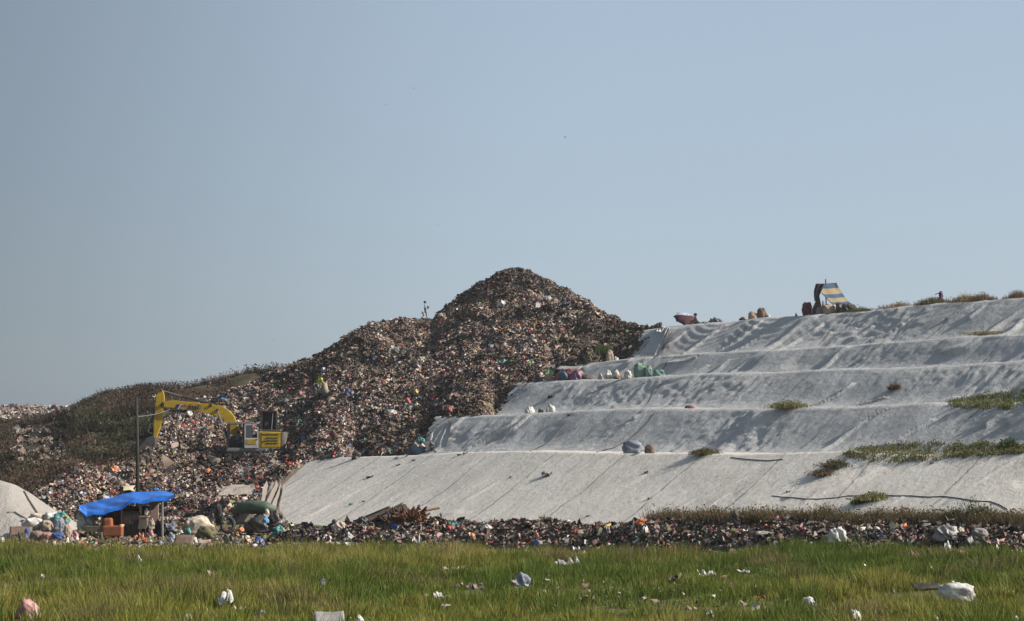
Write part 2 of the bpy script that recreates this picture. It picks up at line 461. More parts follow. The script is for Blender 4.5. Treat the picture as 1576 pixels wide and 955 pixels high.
for k in range(5):
    V, s, Um, Dm = sheet_mesh(k, U)
    terr_V.append(V.reshape(-1, 3)); terr_F.append(grid_faces(*V.shape[:2]) + terr_o); terr_o += V[..., 0].size
    # trim at the ragged left end where the refuse begins
    px, py = to_px(V)
    lx = np.interp(np.clip(s, 0, 1), [0, .5, 1], LEFT[k][0])
    if k == 0:
        lx = np.interp(np.clip(s, 0, 1), [0, .25, .55, .8, 1], [400, 392, 410, 438, 452])
    q = grid_faces(*V.shape[:2])
    cx = px.reshape(-1)[q].mean(1); cl = lx.reshape(-1)[q].mean(1)
    q = q[cx > cl - 14 + 10 * vn(np.arange(len(q)) * .013, np.zeros(len(q)), 3)]
    used, inv = np.unique(q, return_inverse=True)
    me = npmesh('cover_sheet', V.reshape(-1, 3)[used], inv.reshape(-1, 4).astype(np.int32), smooth_sh=True)
    uvl = me.uv_layers.new(name='UVMap')
    uv = np.stack([Um.reshape(-1)[used] - .38 * (Dm.reshape(-1)[used] - TOE[k]) * (1 if k == 0 else .2), Dm.reshape(-1)[used]], 1)
    uvl.data.foreach_set('uv', uv[inv.ravel()].astype(np.float32).ravel())
    o = link('cover_sheet', me, SHEET[k])
    tag(o, SHEETLABEL[k], 'cover sheet', 'cover sheets on the terraced slope')
terr_bvh = BVHTree.FromPolygons(np.concatenate(terr_V).tolist(), np.concatenate(terr_F).tolist())

def cast(bvh, px, py):
    h = bvh.ray_cast(CAM, Vector(ray(px, py)).normalized())
    return None if h[0] is None else (np.array(h[0]), np.array(h[1]))

# plateau behind the top crest and a buried core under everything
u = np.arange(0, 160, 2.0); Ds = [95.5, 98, 101, 106, 140, 170]
PV = np.stack([np.stack([*plan(u, D), crest_z(4, u) - (.15 if i else .35) - .02 * (D - 95)], -1) for i, D in enumerate(Ds)])
PV[-1, :, 2] = -1
M_DIRT = soil_mat('dry_dirt', [(.35, (.07, .055, .04)), (.5, (.13, .105, .08)), (.65, (.2, .17, .13))])
tag(link('plateau', npmesh('plateau', PV.reshape(-1, 3), grid_faces(*PV.shape[:2]), smooth_sh=True), M_DIRT), kind='structure')

# ------------------------------------------------------------------ refuse mountain
HT = [(30, 772, 112), (55, 764, 116), (80, 744, 122), (110, 729, 128), (150, 720, 134), (200, 714, 140), (222, 702, 145), (238, 672, 152), (250, 650, 158), (275, 634, 164), (300, 624, 168), (340, 607, 174),
      (360, 600, 175), (400, 584, 176), (415, 572, 177), (440, 564, 178), (470, 553, 179), (482, 551, 179), (500, 538, 180), (520, 527, 180), (540, 512, 181), (560, 503, 182), (580, 497, 182), (600, 494, 182), (620, 489, 182), (650, 491, 182), (667, 491, 182),
      (673, 484, 183), (690, 470, 184), (710, 454, 185), (725, 443, 185), (740, 434, 185), (760, 424, 185), (775, 416, 185), (790, 412, 185), (802, 414, 185), (815, 417, 184), (850, 434, 182), (880, 449, 179), (905, 462, 176), (925, 480, 172), (950, 495, 167), (965, 500, 164), (985, 502, 158), (1000, 503, 153), (1018, 504, 148)]
HM = [(30, 788, 111), (55, 784, 112), (110, 772, 116), (200, 762, 123), (240, 728, 138), (300, 713, 143), (345, 711, 143.5), (400, 710, 143.5), (440, 706, 143), (462, 700, 141), (490, 680, 141), (560, 612, 150), (650, 588, 155), (720, 545, 160), (790, 515, 164), (850, 520, 161), (900, 527, 157), (965, 525, 152), (1000, 512, 150), (1018, 509, 147)]
HB = [(30, 806), (55, 812), (240, 815), (330, 808), (350, 800), (372, 788), (395, 768), (412, 752), (436, 736), (452, 722), (466, 714), (500, 708), (560, 702), (630, 697), (650, 689), (664, 668), (690, 645), (740, 641), (768, 637), (784, 620), (815, 590), (880, 583), (895, 572), (904, 561), (945, 553), (976, 549), (1000, 520), (1018, 507)]
cols = np.arange(30, 1018.1, 2.0); NR = 130
def IP(tab, k): return np.interp(cols, [t[0] for t in tab], [t[k] for t in tab])
ty, tY, my, mY, by = IP(HT, 1), IP(HT, 2), IP(HM, 1), IP(HM, 2), IP(HB, 1)
ty = ty + 3.5 * vn(cols * .10, cols * 0, 1) + 2.0 * vn(cols * .31, cols * 0, 2)
bY = []
for x, y in zip(cols, by):
    h = cast(terr_bvh, x, y - 1) if x > 365 else None
    bY.append(h[0][1] + .25 if h is not None and y < 790 else CAMZ * F / (max(y, 720) - HOR) + 1)
bY = np.array(bY)
med = np.array([np.median(bY[max(0, i - 14):i + 15]) for i in range(len(bY))]); bY = np.where(np.abs(bY - med) > 1.5, med, bY)
bY[cols < 470] = np.interp(cols[cols < 470], [30, 330, 372, 395, 412, 436, 452, 470], [110, 113, 119, 123, 126, 129, 131.5, 133.5])
k7 = np.ones(9) / 9; bY = np.convolve(np.pad(bY, 4, 'edge'), k7, 'valid')
S = np.linspace(0, 1, NR)
B = np.stack([P(x, y, Y) for x, y, Y in zip(cols, by, bY)])
Mm = np.stack([P(x, y, Y) for x, y, Y in zip(cols, my, np.maximum(mY, bY + 3))])
T = np.stack([P(x, y, Y) for x, y, Y in zip(cols, ty, np.maximum(tY, mY + 2))])
raw = np.where(S[:, None, None] < .5, B[None] + (Mm - B)[None] * (S * 2)[:, None, None], Mm[None] + (T - Mm)[None] * (S * 2 - 1)[:, None, None])
ker = np.hanning(31); ker /= ker.sum()
pad = np.concatenate([2 * raw[:1] - raw[15:0:-1], raw, 2 * raw[-1:] - raw[-2:-17:-1]])
H = sum(pad[i:i + NR] * ker[i] for i in range(31))
H[0], H[-1] = raw[0], raw[-1]
env = np.minimum(1, np.minimum(S / .05, (1 - S) / .10))[:, None]
dz = 1.1 * fbm(H[..., 0] * .16, H[..., 1] * .13, 1, 3) + .75 * fbm(H[..., 0] * .55, H[..., 1] * .5, 4, 3) + .55 * np.abs(fbm(H[..., 0] * 1.3, H[..., 1] * 1.2, 6, 2))
H[..., 2] += dz * env
# tuck under at the front, fall away behind
front = B.copy(); front[:, 1] -= .3; front[:, 2] -= 1.0
k5 = np.ones(41) / 41
Tz = np.convolve(np.pad(T[:, 2], 20, 'edge'), k5, 'valid')
back1 = T * np.array((1.02, 1.02, 1)); back1[:, 2] = T[:, 2] - 1.0
back2 = T * np.array((1.14, 1.14, 1)); back2[:, 2] = Tz * .6
back3 = T * np.array((1.3, 1.3, 1)); back3[:, 2] = -1
HV = np.concatenate([front[None], H, back1[None], back2[None], back3[None]])
hq = grid_faces(*HV.shape[:2])
heap_bvh = BVHTree.FromPolygons(HV.reshape(-1, 3).tolist(), hq.tolist())

def sample_grid(G, n, wfun=None, margin=0):
    """area weighted random points on a grid surface -> pos, normal, (row,col)"""
    a, b, c = G[:-1, :-1], G[:-1, 1:], G[1:, :-1]
    nr = np.cross(b - a, c - a); ar = np.linalg.norm(nr, axis=2); nr = nr / (ar[..., None] + 1e-9)
    nr = nr * np.sign(nr[..., 2:] + 1e-9)
    wt = ar.copy()
    if wfun is not None: wt = wt * wfun
    pr = wt.ravel() / wt.sum(); idx = rng.choice(len(pr), n, p=pr)
    i, j = np.unravel_index(idx, wt.shape); r = rng.random((n, 2))
    p = G[i, j] * ((1 - r[:, :1]) * (1 - r[:, 1:])) + G[i, j + 1] * ((1 - r[:, :1]) * r[:, 1:]) + G[i + 1, j] * (r[:, :1] * (1 - r[:, 1:])) + G[i + 1, j + 1] * (r[:, :1] * r[:, 1:])
    return p, nr[i, j], i, j

HW = {'black': 24, 'char': 24, 'brown': 30, 'umber': 26, 'taupe': 24, 'beige': 13, 'cream': 5, 'white': 4.6, 'grey': 8, 'blueg': 2.2, 'red': 2.3, 'maroon': 2, 'pink': 3.6, 'orange': .8, 'blue': .7, 'teal': .45, 'green': .5, 'yellow': .4, 'olive': 3}
HWL = dict(HW, white=6, red=4.2, pink=4.5, orange=1.4, cream=7, blue=.9)
N = 480000
p, nr, gi, gj = sample_grid(H, N)
px, py = to_px(p)
c1 = pick(N, HW); c2 = pick(N, HWL)
left = (smooth(620, 300, px) * smooth(560, 640, py))[:, None]
patch = (fbm(p[:, 0] * .25, p[:, 1] * .2, 2, 2)[:, None] > .12)
c = np.where(rng.random((N, 1)) < left * .8, c2, c1)
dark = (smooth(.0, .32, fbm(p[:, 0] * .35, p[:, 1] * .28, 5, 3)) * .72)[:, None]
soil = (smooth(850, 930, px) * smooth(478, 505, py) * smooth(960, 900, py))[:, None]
tone_patch = lambda cx, cy, rx, ry: np.exp(-((px - cx) / rx) ** 2 - ((py - cy) / ry) ** 2)
dark = np.clip(dark + .85 * (tone_patch(360, 702, 46, 9) + tone_patch(330, 738, 26, 16) + tone_patch(545, 612, 16, 12) + tone_patch(588, 565, 20, 6) + tone_patch(700, 520, 30, 6) + tone_patch(845, 478, 26, 6) + tone_patch(420, 585, 26, 8))[:, None], 0, .9)  # dark refuse patches and the shade under the excavator, painted into the colour
brn = (smooth(.02, .3, fbm(p[:, 0] * .13 + 5, p[:, 1] * .10, 3, 3)) * .75)[:, None]
brn = np.clip(brn + .8 * (tone_patch(800, 610, 60, 26) + tone_patch(900, 545, 60, 22) + tone_patch(620, 665, 60, 14))[:, None], 0, .85)
c = np.where(rng.random((N, 1)) < brn, pick(N, {'char': 4, 'brown': 7, 'umber': 6, 'olive': 2.5, 'taupe': 2}), c)
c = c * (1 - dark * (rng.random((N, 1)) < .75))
c = np.where(rng.random((N, 1)) < soil * .85, pick(N, {'black': 3, 'char': 5, 'brown': 5, 'umber': 2, 'olive': 3}) * .75, c)
size = np.clip(rng.lognormal(-2.02, .42, N), .06, .62)
size = np.where(rng.random(N) < .012, size * rng.uniform(1.5, 2.4, N), size)
c = np.where((size > .32)[:, None] & (c.max(1) > .4)[:, None], c * .6, c)
size *= np.where(soil[:, 0] > .5, .75, 1)
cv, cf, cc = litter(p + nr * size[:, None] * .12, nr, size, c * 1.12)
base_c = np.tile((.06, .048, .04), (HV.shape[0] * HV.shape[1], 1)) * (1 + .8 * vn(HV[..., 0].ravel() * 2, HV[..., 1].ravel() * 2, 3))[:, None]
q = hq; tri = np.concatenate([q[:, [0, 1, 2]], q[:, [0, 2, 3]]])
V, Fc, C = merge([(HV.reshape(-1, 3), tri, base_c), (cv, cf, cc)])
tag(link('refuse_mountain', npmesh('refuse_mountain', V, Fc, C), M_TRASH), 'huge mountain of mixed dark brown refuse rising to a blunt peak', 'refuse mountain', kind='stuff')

# ------------------------------------------------------------------ overgrown hill behind, at the left
HCt = [(-160, 655, 215), (-60, 652, 210), (20, 654, 205), (70, 650, 202), (105, 643, 200), (130, 628, 198), (150, 618, 197), (200, 606, 196), (235, 602, 196), (290, 600, 197), (345, 596, 197), (372, 584, 198), (420, 575, 198), (440, 578, 198), (520, 575, 198), (640, 560, 200)]
HCb = [(-160, 806, 116), (0, 800, 119), (55, 788, 121), (110, 746, 131), (200, 728, 144), (245, 695, 155), (345, 628, 180), (520, 585, 186), (640, 560, 190)]
hc = np.arange(-160, 640.1, 4.0)
J = lambda tab, k: np.interp(hc, [t[0] for t in tab], [t[k] for t in tab])
hb = np.stack([P(x, y, Y) for x, y, Y in zip(hc, J(HCb, 1), J(HCb, 2))]); ht = np.stack([P(x, y, Y) for x, y, Y in zip(hc, J(HCt, 1), J(HCt, 2))])
S2 = np.linspace(0, 1, 60)
G = hb[None] + (ht - hb)[None] * S2[:, None, None]
G[..., 2] += np.sin(np.pi * S2)[:, None] * (.8 + 2.2 * fbm(G[..., 0] * .07, G[..., 1] * .06, 2, 3)) + .4 * fbm(G[..., 0] * .4, G[..., 1] * .4, 3, 2) * np.sin(np.pi * S2)[:, None]
bk = ht * np.array((1.2, 1.2, 1)); bk[:, 2] = -1
GV = np.concatenate([(hb - np.array((0, 0, 2)))[None], G, bk[None]])
M_HILL = soil_mat('hill_soil', [(.35, (.03, .026, .016)), (.5, (.06, .05, .03)), (.65, (.11, .09, .065))])
tag(link('overgrown_hill', npmesh('overgrown_hill', GV.reshape(-1, 3), grid_faces(*GV.shape[:2]), smooth_sh=True), M_HILL), kind='structure')
hill_bvh = BVHTree.FromPolygons(GV.reshape(-1, 3).tolist(), grid_faces(*GV.shape[:2]).tolist())
N = 120000
p, nr, gi, gj = sample_grid(G, N)
px, py = to_px(p)
gn = fbm(p[:, 0] * .12, p[:, 1] * .1, 6, 3)
bare = ((px > 22) & (px < 100) & (py > 660) & (py < 718) & (vn(p[:, 0] * .6, p[:, 1] * .5, 2) > -.28)) | (fbm(p[:, 0] * .42, p[:, 1] * .32, 1, 3) > .22)
keep = ~bare
p, gn, px, py = p[keep], gn[keep], px[keep], py[keep]; n = len(p)
t = smooth(.04, .42, gn + .15 * (rng.random(n) - .5) + .30 * smooth(40, -30, px) + .30 * np.exp(-((px - 185) / 40) ** 2 - ((py - 665) / 16) ** 2))[:, None]
bushtone = .45 + .75 * smooth(-.3, .25, fbm(p[:, 0] * .33, p[:, 1] * .22, 3, 3))[:, None]  # scrub tone varies in patches by noise
c = (np.array((.098, .066, .044)) * (1 - t) + np.array((.048, .048, .022)) * t) * .88 * bushtone * rng.uniform(.55, 1.35, (n, 1))
h = rng.uniform(.25, .85, n) * (.6 + 2.4 * np.clip(vn(p[:, 0] * .45, p[:, 1] * .4, 4), 0, 1))
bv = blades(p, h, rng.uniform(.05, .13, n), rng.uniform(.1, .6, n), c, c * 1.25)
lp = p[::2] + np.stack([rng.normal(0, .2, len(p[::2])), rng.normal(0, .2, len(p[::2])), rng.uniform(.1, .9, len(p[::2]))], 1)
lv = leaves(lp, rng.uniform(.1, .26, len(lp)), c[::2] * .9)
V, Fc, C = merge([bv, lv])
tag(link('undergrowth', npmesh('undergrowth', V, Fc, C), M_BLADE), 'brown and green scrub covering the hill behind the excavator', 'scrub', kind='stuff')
# old refuse showing through the scrub
N = 9000
p, nr, gi, gj = sample_grid(G, N); px, py = to_px(p)
k = ((px > 15) & (px < 108) & (py > 655) & (py < 725)) | (rng.random(N) < .06)
p, nr = p[k], nr[k]; n = len(p)
lv = litter(p + nr * .1, nr, np.clip(rng.lognormal(-1.2, .4, n), .12, 1), pick(n, {'umber': 4, 'taupe': 5, 'beige': 3, 'brown': 4, 'char': 3, 'white': .6, 'pink': .8, 'grey': 2}) * .8)
tag(link('old_refuse', npmesh('old_refuse', *lv), M_TRASH), 'patch of weathered pale refuse bare of scrub on the left hill', 'refuse', kind='stuff')

# ------------------------------------------------------------------ far refuse hill
fc_ = np.arange(-420, 260.1, 6.0)
ft = np.interp(fc_, [-420, -120, 0, 60, 100, 128, 180, 260], [640, 630, 628, 627, 626, 630, 640, 655]) + 2.2 * vn(fc_ * .06, fc_ * 0, 2) + 1.2 * vn(fc_ * .2, fc_ * 0, 4)
fb = np.stack([P(x, 702, 262) for x in fc_]); ftp = np.stack([P(x, y, 335) for x, y in zip(fc_, ft)])
G = fb[None] + (ftp - fb)[None] * np.linspace(0, 1, 40)[:, None, None]
G[1:-1, :, 2] += 1.6 * fbm(G[1:-1, :, 0] * .06, G[1:-1, :, 1] * .06, 5, 3)
bk = ftp * np.array((1.2, 1.2, 1)); bk[:, 2] = -1
GV = np.concatenate([(fb - np.array((0, 0, 2)))[None], G, bk[None]])
N = 26000
p, nr, gi, gj = sample_grid(G, N); s = np.clip(rng.lognormal(-.75, .4, N), .2, 1.5)
lv = litter(p + nr * .15, nr, s, pick(N, {'char': 10, 'brown': 16, 'umber': 20, 'taupe': 20, 'beige': 9, 'white': 5, 'grey': 9, 'pink': 2}))
tri = np.concatenate([grid_faces(*GV.shape[:2])[:, [0, 1, 2]], grid_faces(*GV.shape[:2])[:, [0, 2, 3]]])
V, Fc, C = merge([(GV.reshape(-1, 3), tri, np.tile((.085, .075, .065), (GV.shape[0] * GV.shape[1], 1))), lv])
tag(link('far_refuse_hill', npmesh('far_refuse_hill', V, Fc, C), M_TRASH), 'distant low grey refuse hill at the far left skyline', 'refuse hill', kind='stuff')

# ------------------------------------------------------------------ debris berm at the foot of the slopes and littered yard at the left
BC = np.arange(425, 1720.1, 3.0)
IB = lambda t: np.interp(BC, [q[0] for q in t], [q[1] for q in t])
bfy = IB([(425, 836), (520, 838), (650, 842), (800, 848), (1000, 853), (1200, 850), (1400, 846), (1576, 853), (1720, 853)])
bty = IB([(425, 816), (470, 812), (540, 810), (600, 808), (690, 811), (760, 812), (800, 806), (860, 806), (905, 808), (940, 803), (985, 803), (1040, 808), (1080, 808), (1140, 806), (1200, 806), (1300, 810), (1400, 811), (1450, 811), (1576, 813), (1720, 813)]) + 3 * vn(BC * .05, BC * 0, 1) + 2 * vn(BC * .16, BC * 0, 3)
def ground_Y(px, py):
    Y = CAMZ * F / (py - HOR)
    for _ in range(6): Y = float((CAMZ - zg((px - CX) / F * Y, Y)) * F / (py - HOR))
    return Y
bF = np.stack([P(x, y, ground_Y(x, y)) for x, y in zip(BC, bfy)])
bT = np.stack([P(x, y, f[1] + 3.0) for x, y, f in zip(BC, bty, bF)])
bB = np.stack([P(x, 830, f[1] + 6.5) for x, f in zip(BC, bF)]); bB[:, 2] = zg(bB[:, 0], bB[:, 1]) - .3
S3 = np.linspace(0, 1, 22)[:, None, None]
bm1 = bF[None] * (1 - S3) + bT[None] * S3; bm1[..., 2] += .12 * np.sin(np.pi * S3[..., 0])
bm2 = bT[None] * (1 - S3) + bB[None] * S3
BG = np.concatenate([bm1, bm2[1:]])
BG[1:-1, :, 2] += .28 * np.abs(fbm(BG[1:-1, :, 0] * .8, BG[1:-1, :, 1] * .8, 2, 3)) + .25 * fbm(BG[1:-1, :, 0] * .45, BG[1:-1, :, 1] * .5, 6, 2)
BV = np.concatenate([(bF - np.array((0, .3, .5)))[None], BG])
bq = grid_faces(*BV.shape[:2]); berm_bvh = BVHTree.FromPolygons(BV.reshape(-1, 3).tolist(), bq.tolist())
BW = {'black': 18, 'char': 24, 'brown': 34, 'umber': 32, 'taupe': 22, 'beige': 11, 'cream': 4, 'white': 4.5, 'grey': 5, 'blueg': 1.5, 'red': 1.4, 'pink': 2, 'maroon': 1.5, 'orange': .8, 'blue': .7, 'teal': .7, 'green': .5, 'yellow': .3, 'olive': 5}
N = 100000
p, nr, gi, gj = sample_grid(BG, N, np.where(np.arange(BG.shape[0] - 1) < 26, 1., .25)[:, None])
size = np.clip(rng.lognormal(-2.45, .5, N), .035, .38)
# the strip also frays out onto the ground in front and fills the yard by the shelter
n2 = 9000
qx = rng.uniform(-20, 1640, n2); fr = np.interp(qx, [-20, 100, 430, 520, 900, 1576, 1640], [826, 826, 838, 838, 851, 853, 853])
qy = np.where(qx < 430, rng.uniform(812, 842, n2), fr + np.abs(rng.normal(0, 5, n2)) - 2)
gy = np.array([ground_Y(a, b) for a, b in zip(qx, qy)]); gx = (qx - CX) / F * gy
p2 = np.stack([gx, gy, zg(gx, gy) + .03], 1)
s2 = np.clip(rng.lognormal(-1.95, .45, n2), .05, .4)
size[:N] = np.where(rng.random(N) < .02, np.minimum(size[:N] * rng.uniform(1.5, 2.4, N), .42), size[:N])
c = np.concatenate([pick(N, BW) * (1 - .45 * (fbm(p[:, 0] * .5, p[:, 1] * .5, 4, 2) > .05))[:, None], pick(n2, dict(BW, beige=16, white=9, taupe=22, black=10, char=10, orange=2))])
lv = litter(np.concatenate([p + nr * size[:, None] * .12, p2]), np.concatenate([nr, np.tile((0, 0, 1.), (n2, 1))]), np.concatenate([size, s2]), c)
tri = np.concatenate([bq[:, [0, 1, 2]], bq[:, [0, 2, 3]]])
V, Fc, C = merge([(BV.reshape(-1, 3), tri, np.tile((.085, .065, .045), (BV.shape[0] * BV.shape[1], 1)) * (1 + .9 * vn(BV[..., 0].ravel() * 2.5, BV[..., 1].ravel() * 2.5, 3))[:, None]), lv])
tag(link('debris_strip', npmesh('debris_strip', V, Fc, C), M_TRASH), 'low strip of dark loose refuse between the grass and the lowest cover sheet', 'debris strip', kind='stuff')
# ------------------------------------------------------------------ where things stand
ALL = [terr_bvh, heap_bvh, berm_bvh, hill_bvh]
def ground_hit(px, py):
    d = Vector(ray(px, py)); k = 20.
    if d.z >= 0: return None
    for _ in range(40):
        p = CAM + d * k; k += (p.z - float(zg(p.x, p.y))) / (-d.z)
    p = CAM + d * k
    return np.array(p) if k < 400 else None
def spot(px, py, which=None):
    """the point of the built land seen at a place in the photograph"""
    best = None
    for b in (which or ALL):
        h = cast(b, px, py)
        if h is not None and (best is None or h[0][1] < best[1]): best = h[0]
    if which is None:
        g = ground_hit(px, py)
        if g is not None and (best is None or g[1] < best[1]): best = g
    if best is None and which is None and py < 960: return spot(px, py + 2)
    return best
def crest_spot(k, px, back=.25):
    """a point on the bench just behind crest k"""
    D = CREST[k][0] + back; y = D / (NY + NX * (px - CX) / F); x = (px - CX) / F * y
    u = x * DX + y * DY
    return np.array((x, y, float(crest_z(k, u)) - .06))

# ------------------------------------------------------------------ soft shapes
def ico(sub):
    bm = bmesh.new(); bmesh.ops.create_icosphere(bm, subdivisions=sub, radius=1)
    V = np.array([v.co[:] for v in bm.verts]); Fc = np.array([[v.index for v in f.verts] for f in bm.faces]); bm.free()
    return V, Fc
ICO = {s: ico(s) for s in (2, 3, 4)}
def n3(V, f, seed): return vn(V[:, 0] * f + V[:, 2] * f * .7, V[:, 1] * f - V[:, 2] * f * .6, seed) + .6 * vn(V[:, 1] * f * 1.7 + 3, V[:, 2] * f * 1.7 + V[:, 0] * f, seed + 1)

def me_bag(w, d, h, seed, sub=4, neck=True, crump=1.6):
    """slumped knotted bag: sagging base, creased skin, gathered neck"""
    V, Fc = ICO[sub]; V = V.copy(); s = seed * 1.37
    q = np.random.default_rng(seed); R_ = np.array(Euler(q.uniform(0, 6, 3)).to_matrix()); W = V @ R_.T
    V = W * np.array((1, q.uniform(.7, 1), q.uniform(.65, 1.0)))
    fold = 1 - np.abs(2 * n3(V + s, 1.9, seed % 6)); fold2 = 1 - np.abs(2 * n3(V + s, 4.1, (seed + 3) % 6))
    r = 1 + .42 * crump * n3(V + s, 1.1, seed % 6) + .34 * crump * (np.clip(fold, .3, 1) - .6) + .17 * crump * (np.clip(fold2, .2, 1) - .6) + .08 * crump * n3(V + s, 7, (seed + 2) % 6)
    V = V * r[:, None]
    z = V[:, 2]; V[:, :2] *= (1 + .30 * np.clip(-z, 0, 1))[:, None]
    V[:, 2] = np.where(z < -.5, -.5 - .12 * (z + .5), z)
    if neck and seed % 3 == 0:
        k = np.clip((z - .78) / .22, 0, 1); V[:, :2] *= (1 - .55 * k)[:, None]; V[:, 2] += .22 * k
        V[:, 0] += .35 * math.sin(seed) * k; V[:, 1] += .3 * math.cos(seed * 2) * k
    V[:, 2] -= V[:, 2].min(); m = V.max(0) - V.min(0)
    V = V / m * np.array((w, d, h)); V[:, :2] -= (V[:, :2].max(0) + V[:, :2].min(0)) / 2
    return V, Fc
def me_sack(w, d, h, seed, sub=4, upright=False):
    """stuffed woven sack, bulging, ends pinched flat"""
    V, Fc = ICO[sub]; V = np.sign(V) * np.abs(V) ** .62
    a = V[:, 0].copy(); V[:, 1:] *= (1 - .35 * np.abs(a) ** 3)[:, None]
    V[:, 2] *= np.where(np.abs(a) > .85, .6, 1)
    fo = 1 - np.abs(2 * n3(V + seed, 2.6, (seed + 2) % 6))
    V += (V * ((.30 * n3(V + seed, 1.4, seed % 6) + .30 * (np.clip(fo, .2, 1) - .6)) + .12 * n3(V + seed, 5, (seed + 1) % 6))[:, None])
    if upright: V = V[:, [2, 1, 0]]; Fc = Fc[:, ::-1]
    V[:, 2] = np.maximum(V[:, 2], V[:, 2].min() * .8); V[:, 2] -= V[:, 2].min()
    m = V.max(0) - V.min(0); V = V / m * np.array((w, d, h)); V[:, :2] -= (V[:, :2].max(0) + V[:, :2].min(0)) / 2
    return V, Fc
def me_scrap(w, d, h, seed, n=11):
    """crumpled sheet lying in folds"""
    g = np.linspace(-.5, .5, n); A, Bq = np.meshgrid(g, g)
    e = 1 + .35 * fbm(np.arctan2(Bq, A) * 1.3, 0 * A + seed, 2, 2)
    z = np.abs(fbm(A * 3.1 + seed, Bq * 3.1, seed % 6, 3)) * 1.6 + .5 * fbm(A * 1.2 + seed, Bq * 1.2 + 5, 3, 2)
    V = np.stack([A * e + .12 * vn(A * 5, Bq * 5 + seed, 2), Bq * e + .12 * vn(A * 5 + 9, Bq * 5 + seed, 3), z], -1).reshape(-1, 3)
    V[:, 2] -= V[:, 2].min(); m = V.max(0) - V.min(0) + 1e-6; V = V / m * np.array((w, d, h))
    V[:, :2] -= (V[:, :2].max(0) + V[:, :2].min(0)) / 2
    q = grid_faces(n, n); return V, np.concatenate([q[:, [0, 1, 2]], q[:, [0, 2, 3]]])
def me_board(w, d, h, seed, t=.05):
    bm = bmesh.new(); bmesh.ops.create_grid(bm, x_segments=8, y_segments=3, size=.5)
    for v in bm.verts: v.co.z = .35 * t * math.sin(v.co.x * 5 + seed); v.co.x *= w; v.co.y *= d
    bmesh.ops.solidify(bm, geom=bm.faces[:], thickness=t)
    bmesh.ops.rotate(bm, verts=bm.verts, cent=(0, 0, 0), matrix=Matrix.Rotation(math.atan2(max(h - t, 0), d), 3, 'X'))
    bmesh.ops.triangulate(bm, faces=bm.faces[:])
    V = np.array([v.co[:] for v in bm.verts]); Fc = np.array([[v.index for v in f.verts] for f in bm.faces]); bm.free()
    V[:, 2] -= V[:, 2].min(); return V, Fc

MAKE = {'bag': me_bag, 'sack': me_sack, 'scrap': me_scrap, 'board': me_board}
def cloth(col, film=True):
    c = PAL[col] if isinstance(col, str) else col
    return plain('plastic_film' if film else 'woven_cloth', c, .45 if film else .8, 0, .3, 5, .6, .45 if film else .2, .8)
seedc = [3]
def item(name, kind, px, py, w, h, col, label, cat, group=None, at=None, d=None, sink=.06, rz=None, mat=None, **kw):
    """a loose thing: (px,py) is the middle of its foot in the photo, w and h its size there in pixels"""
    seedc[0] += 1; s = seedc[0]
    p = np.array(at) if at is not None else spot(px, py)
    k = p[1] / F; w *= k; h *= k
    d = (d * k if d else min(w * .8, max(h * 1.2, w * .5)))
    if kind == 'scrap' and 'd0' not in kw: d = max(d, w * .7)
    V, Fc = MAKE[kind](w, d, h * (1 + sink), s, **kw)
    V[:, 2] -= h * sink
    me = npmesh(name, V, Fc, smooth_sh=kind in ('bag', 'sack'))
    o = link(name, me, mat or cloth(col, kind in ('bag', 'scrap')), None, p + np.array((0, d * .3, 0)) * (at is None), (0, 0, rz if rz is not None else rng.uniform(-.25, .25)))
    return tag(o, label, cat, group)

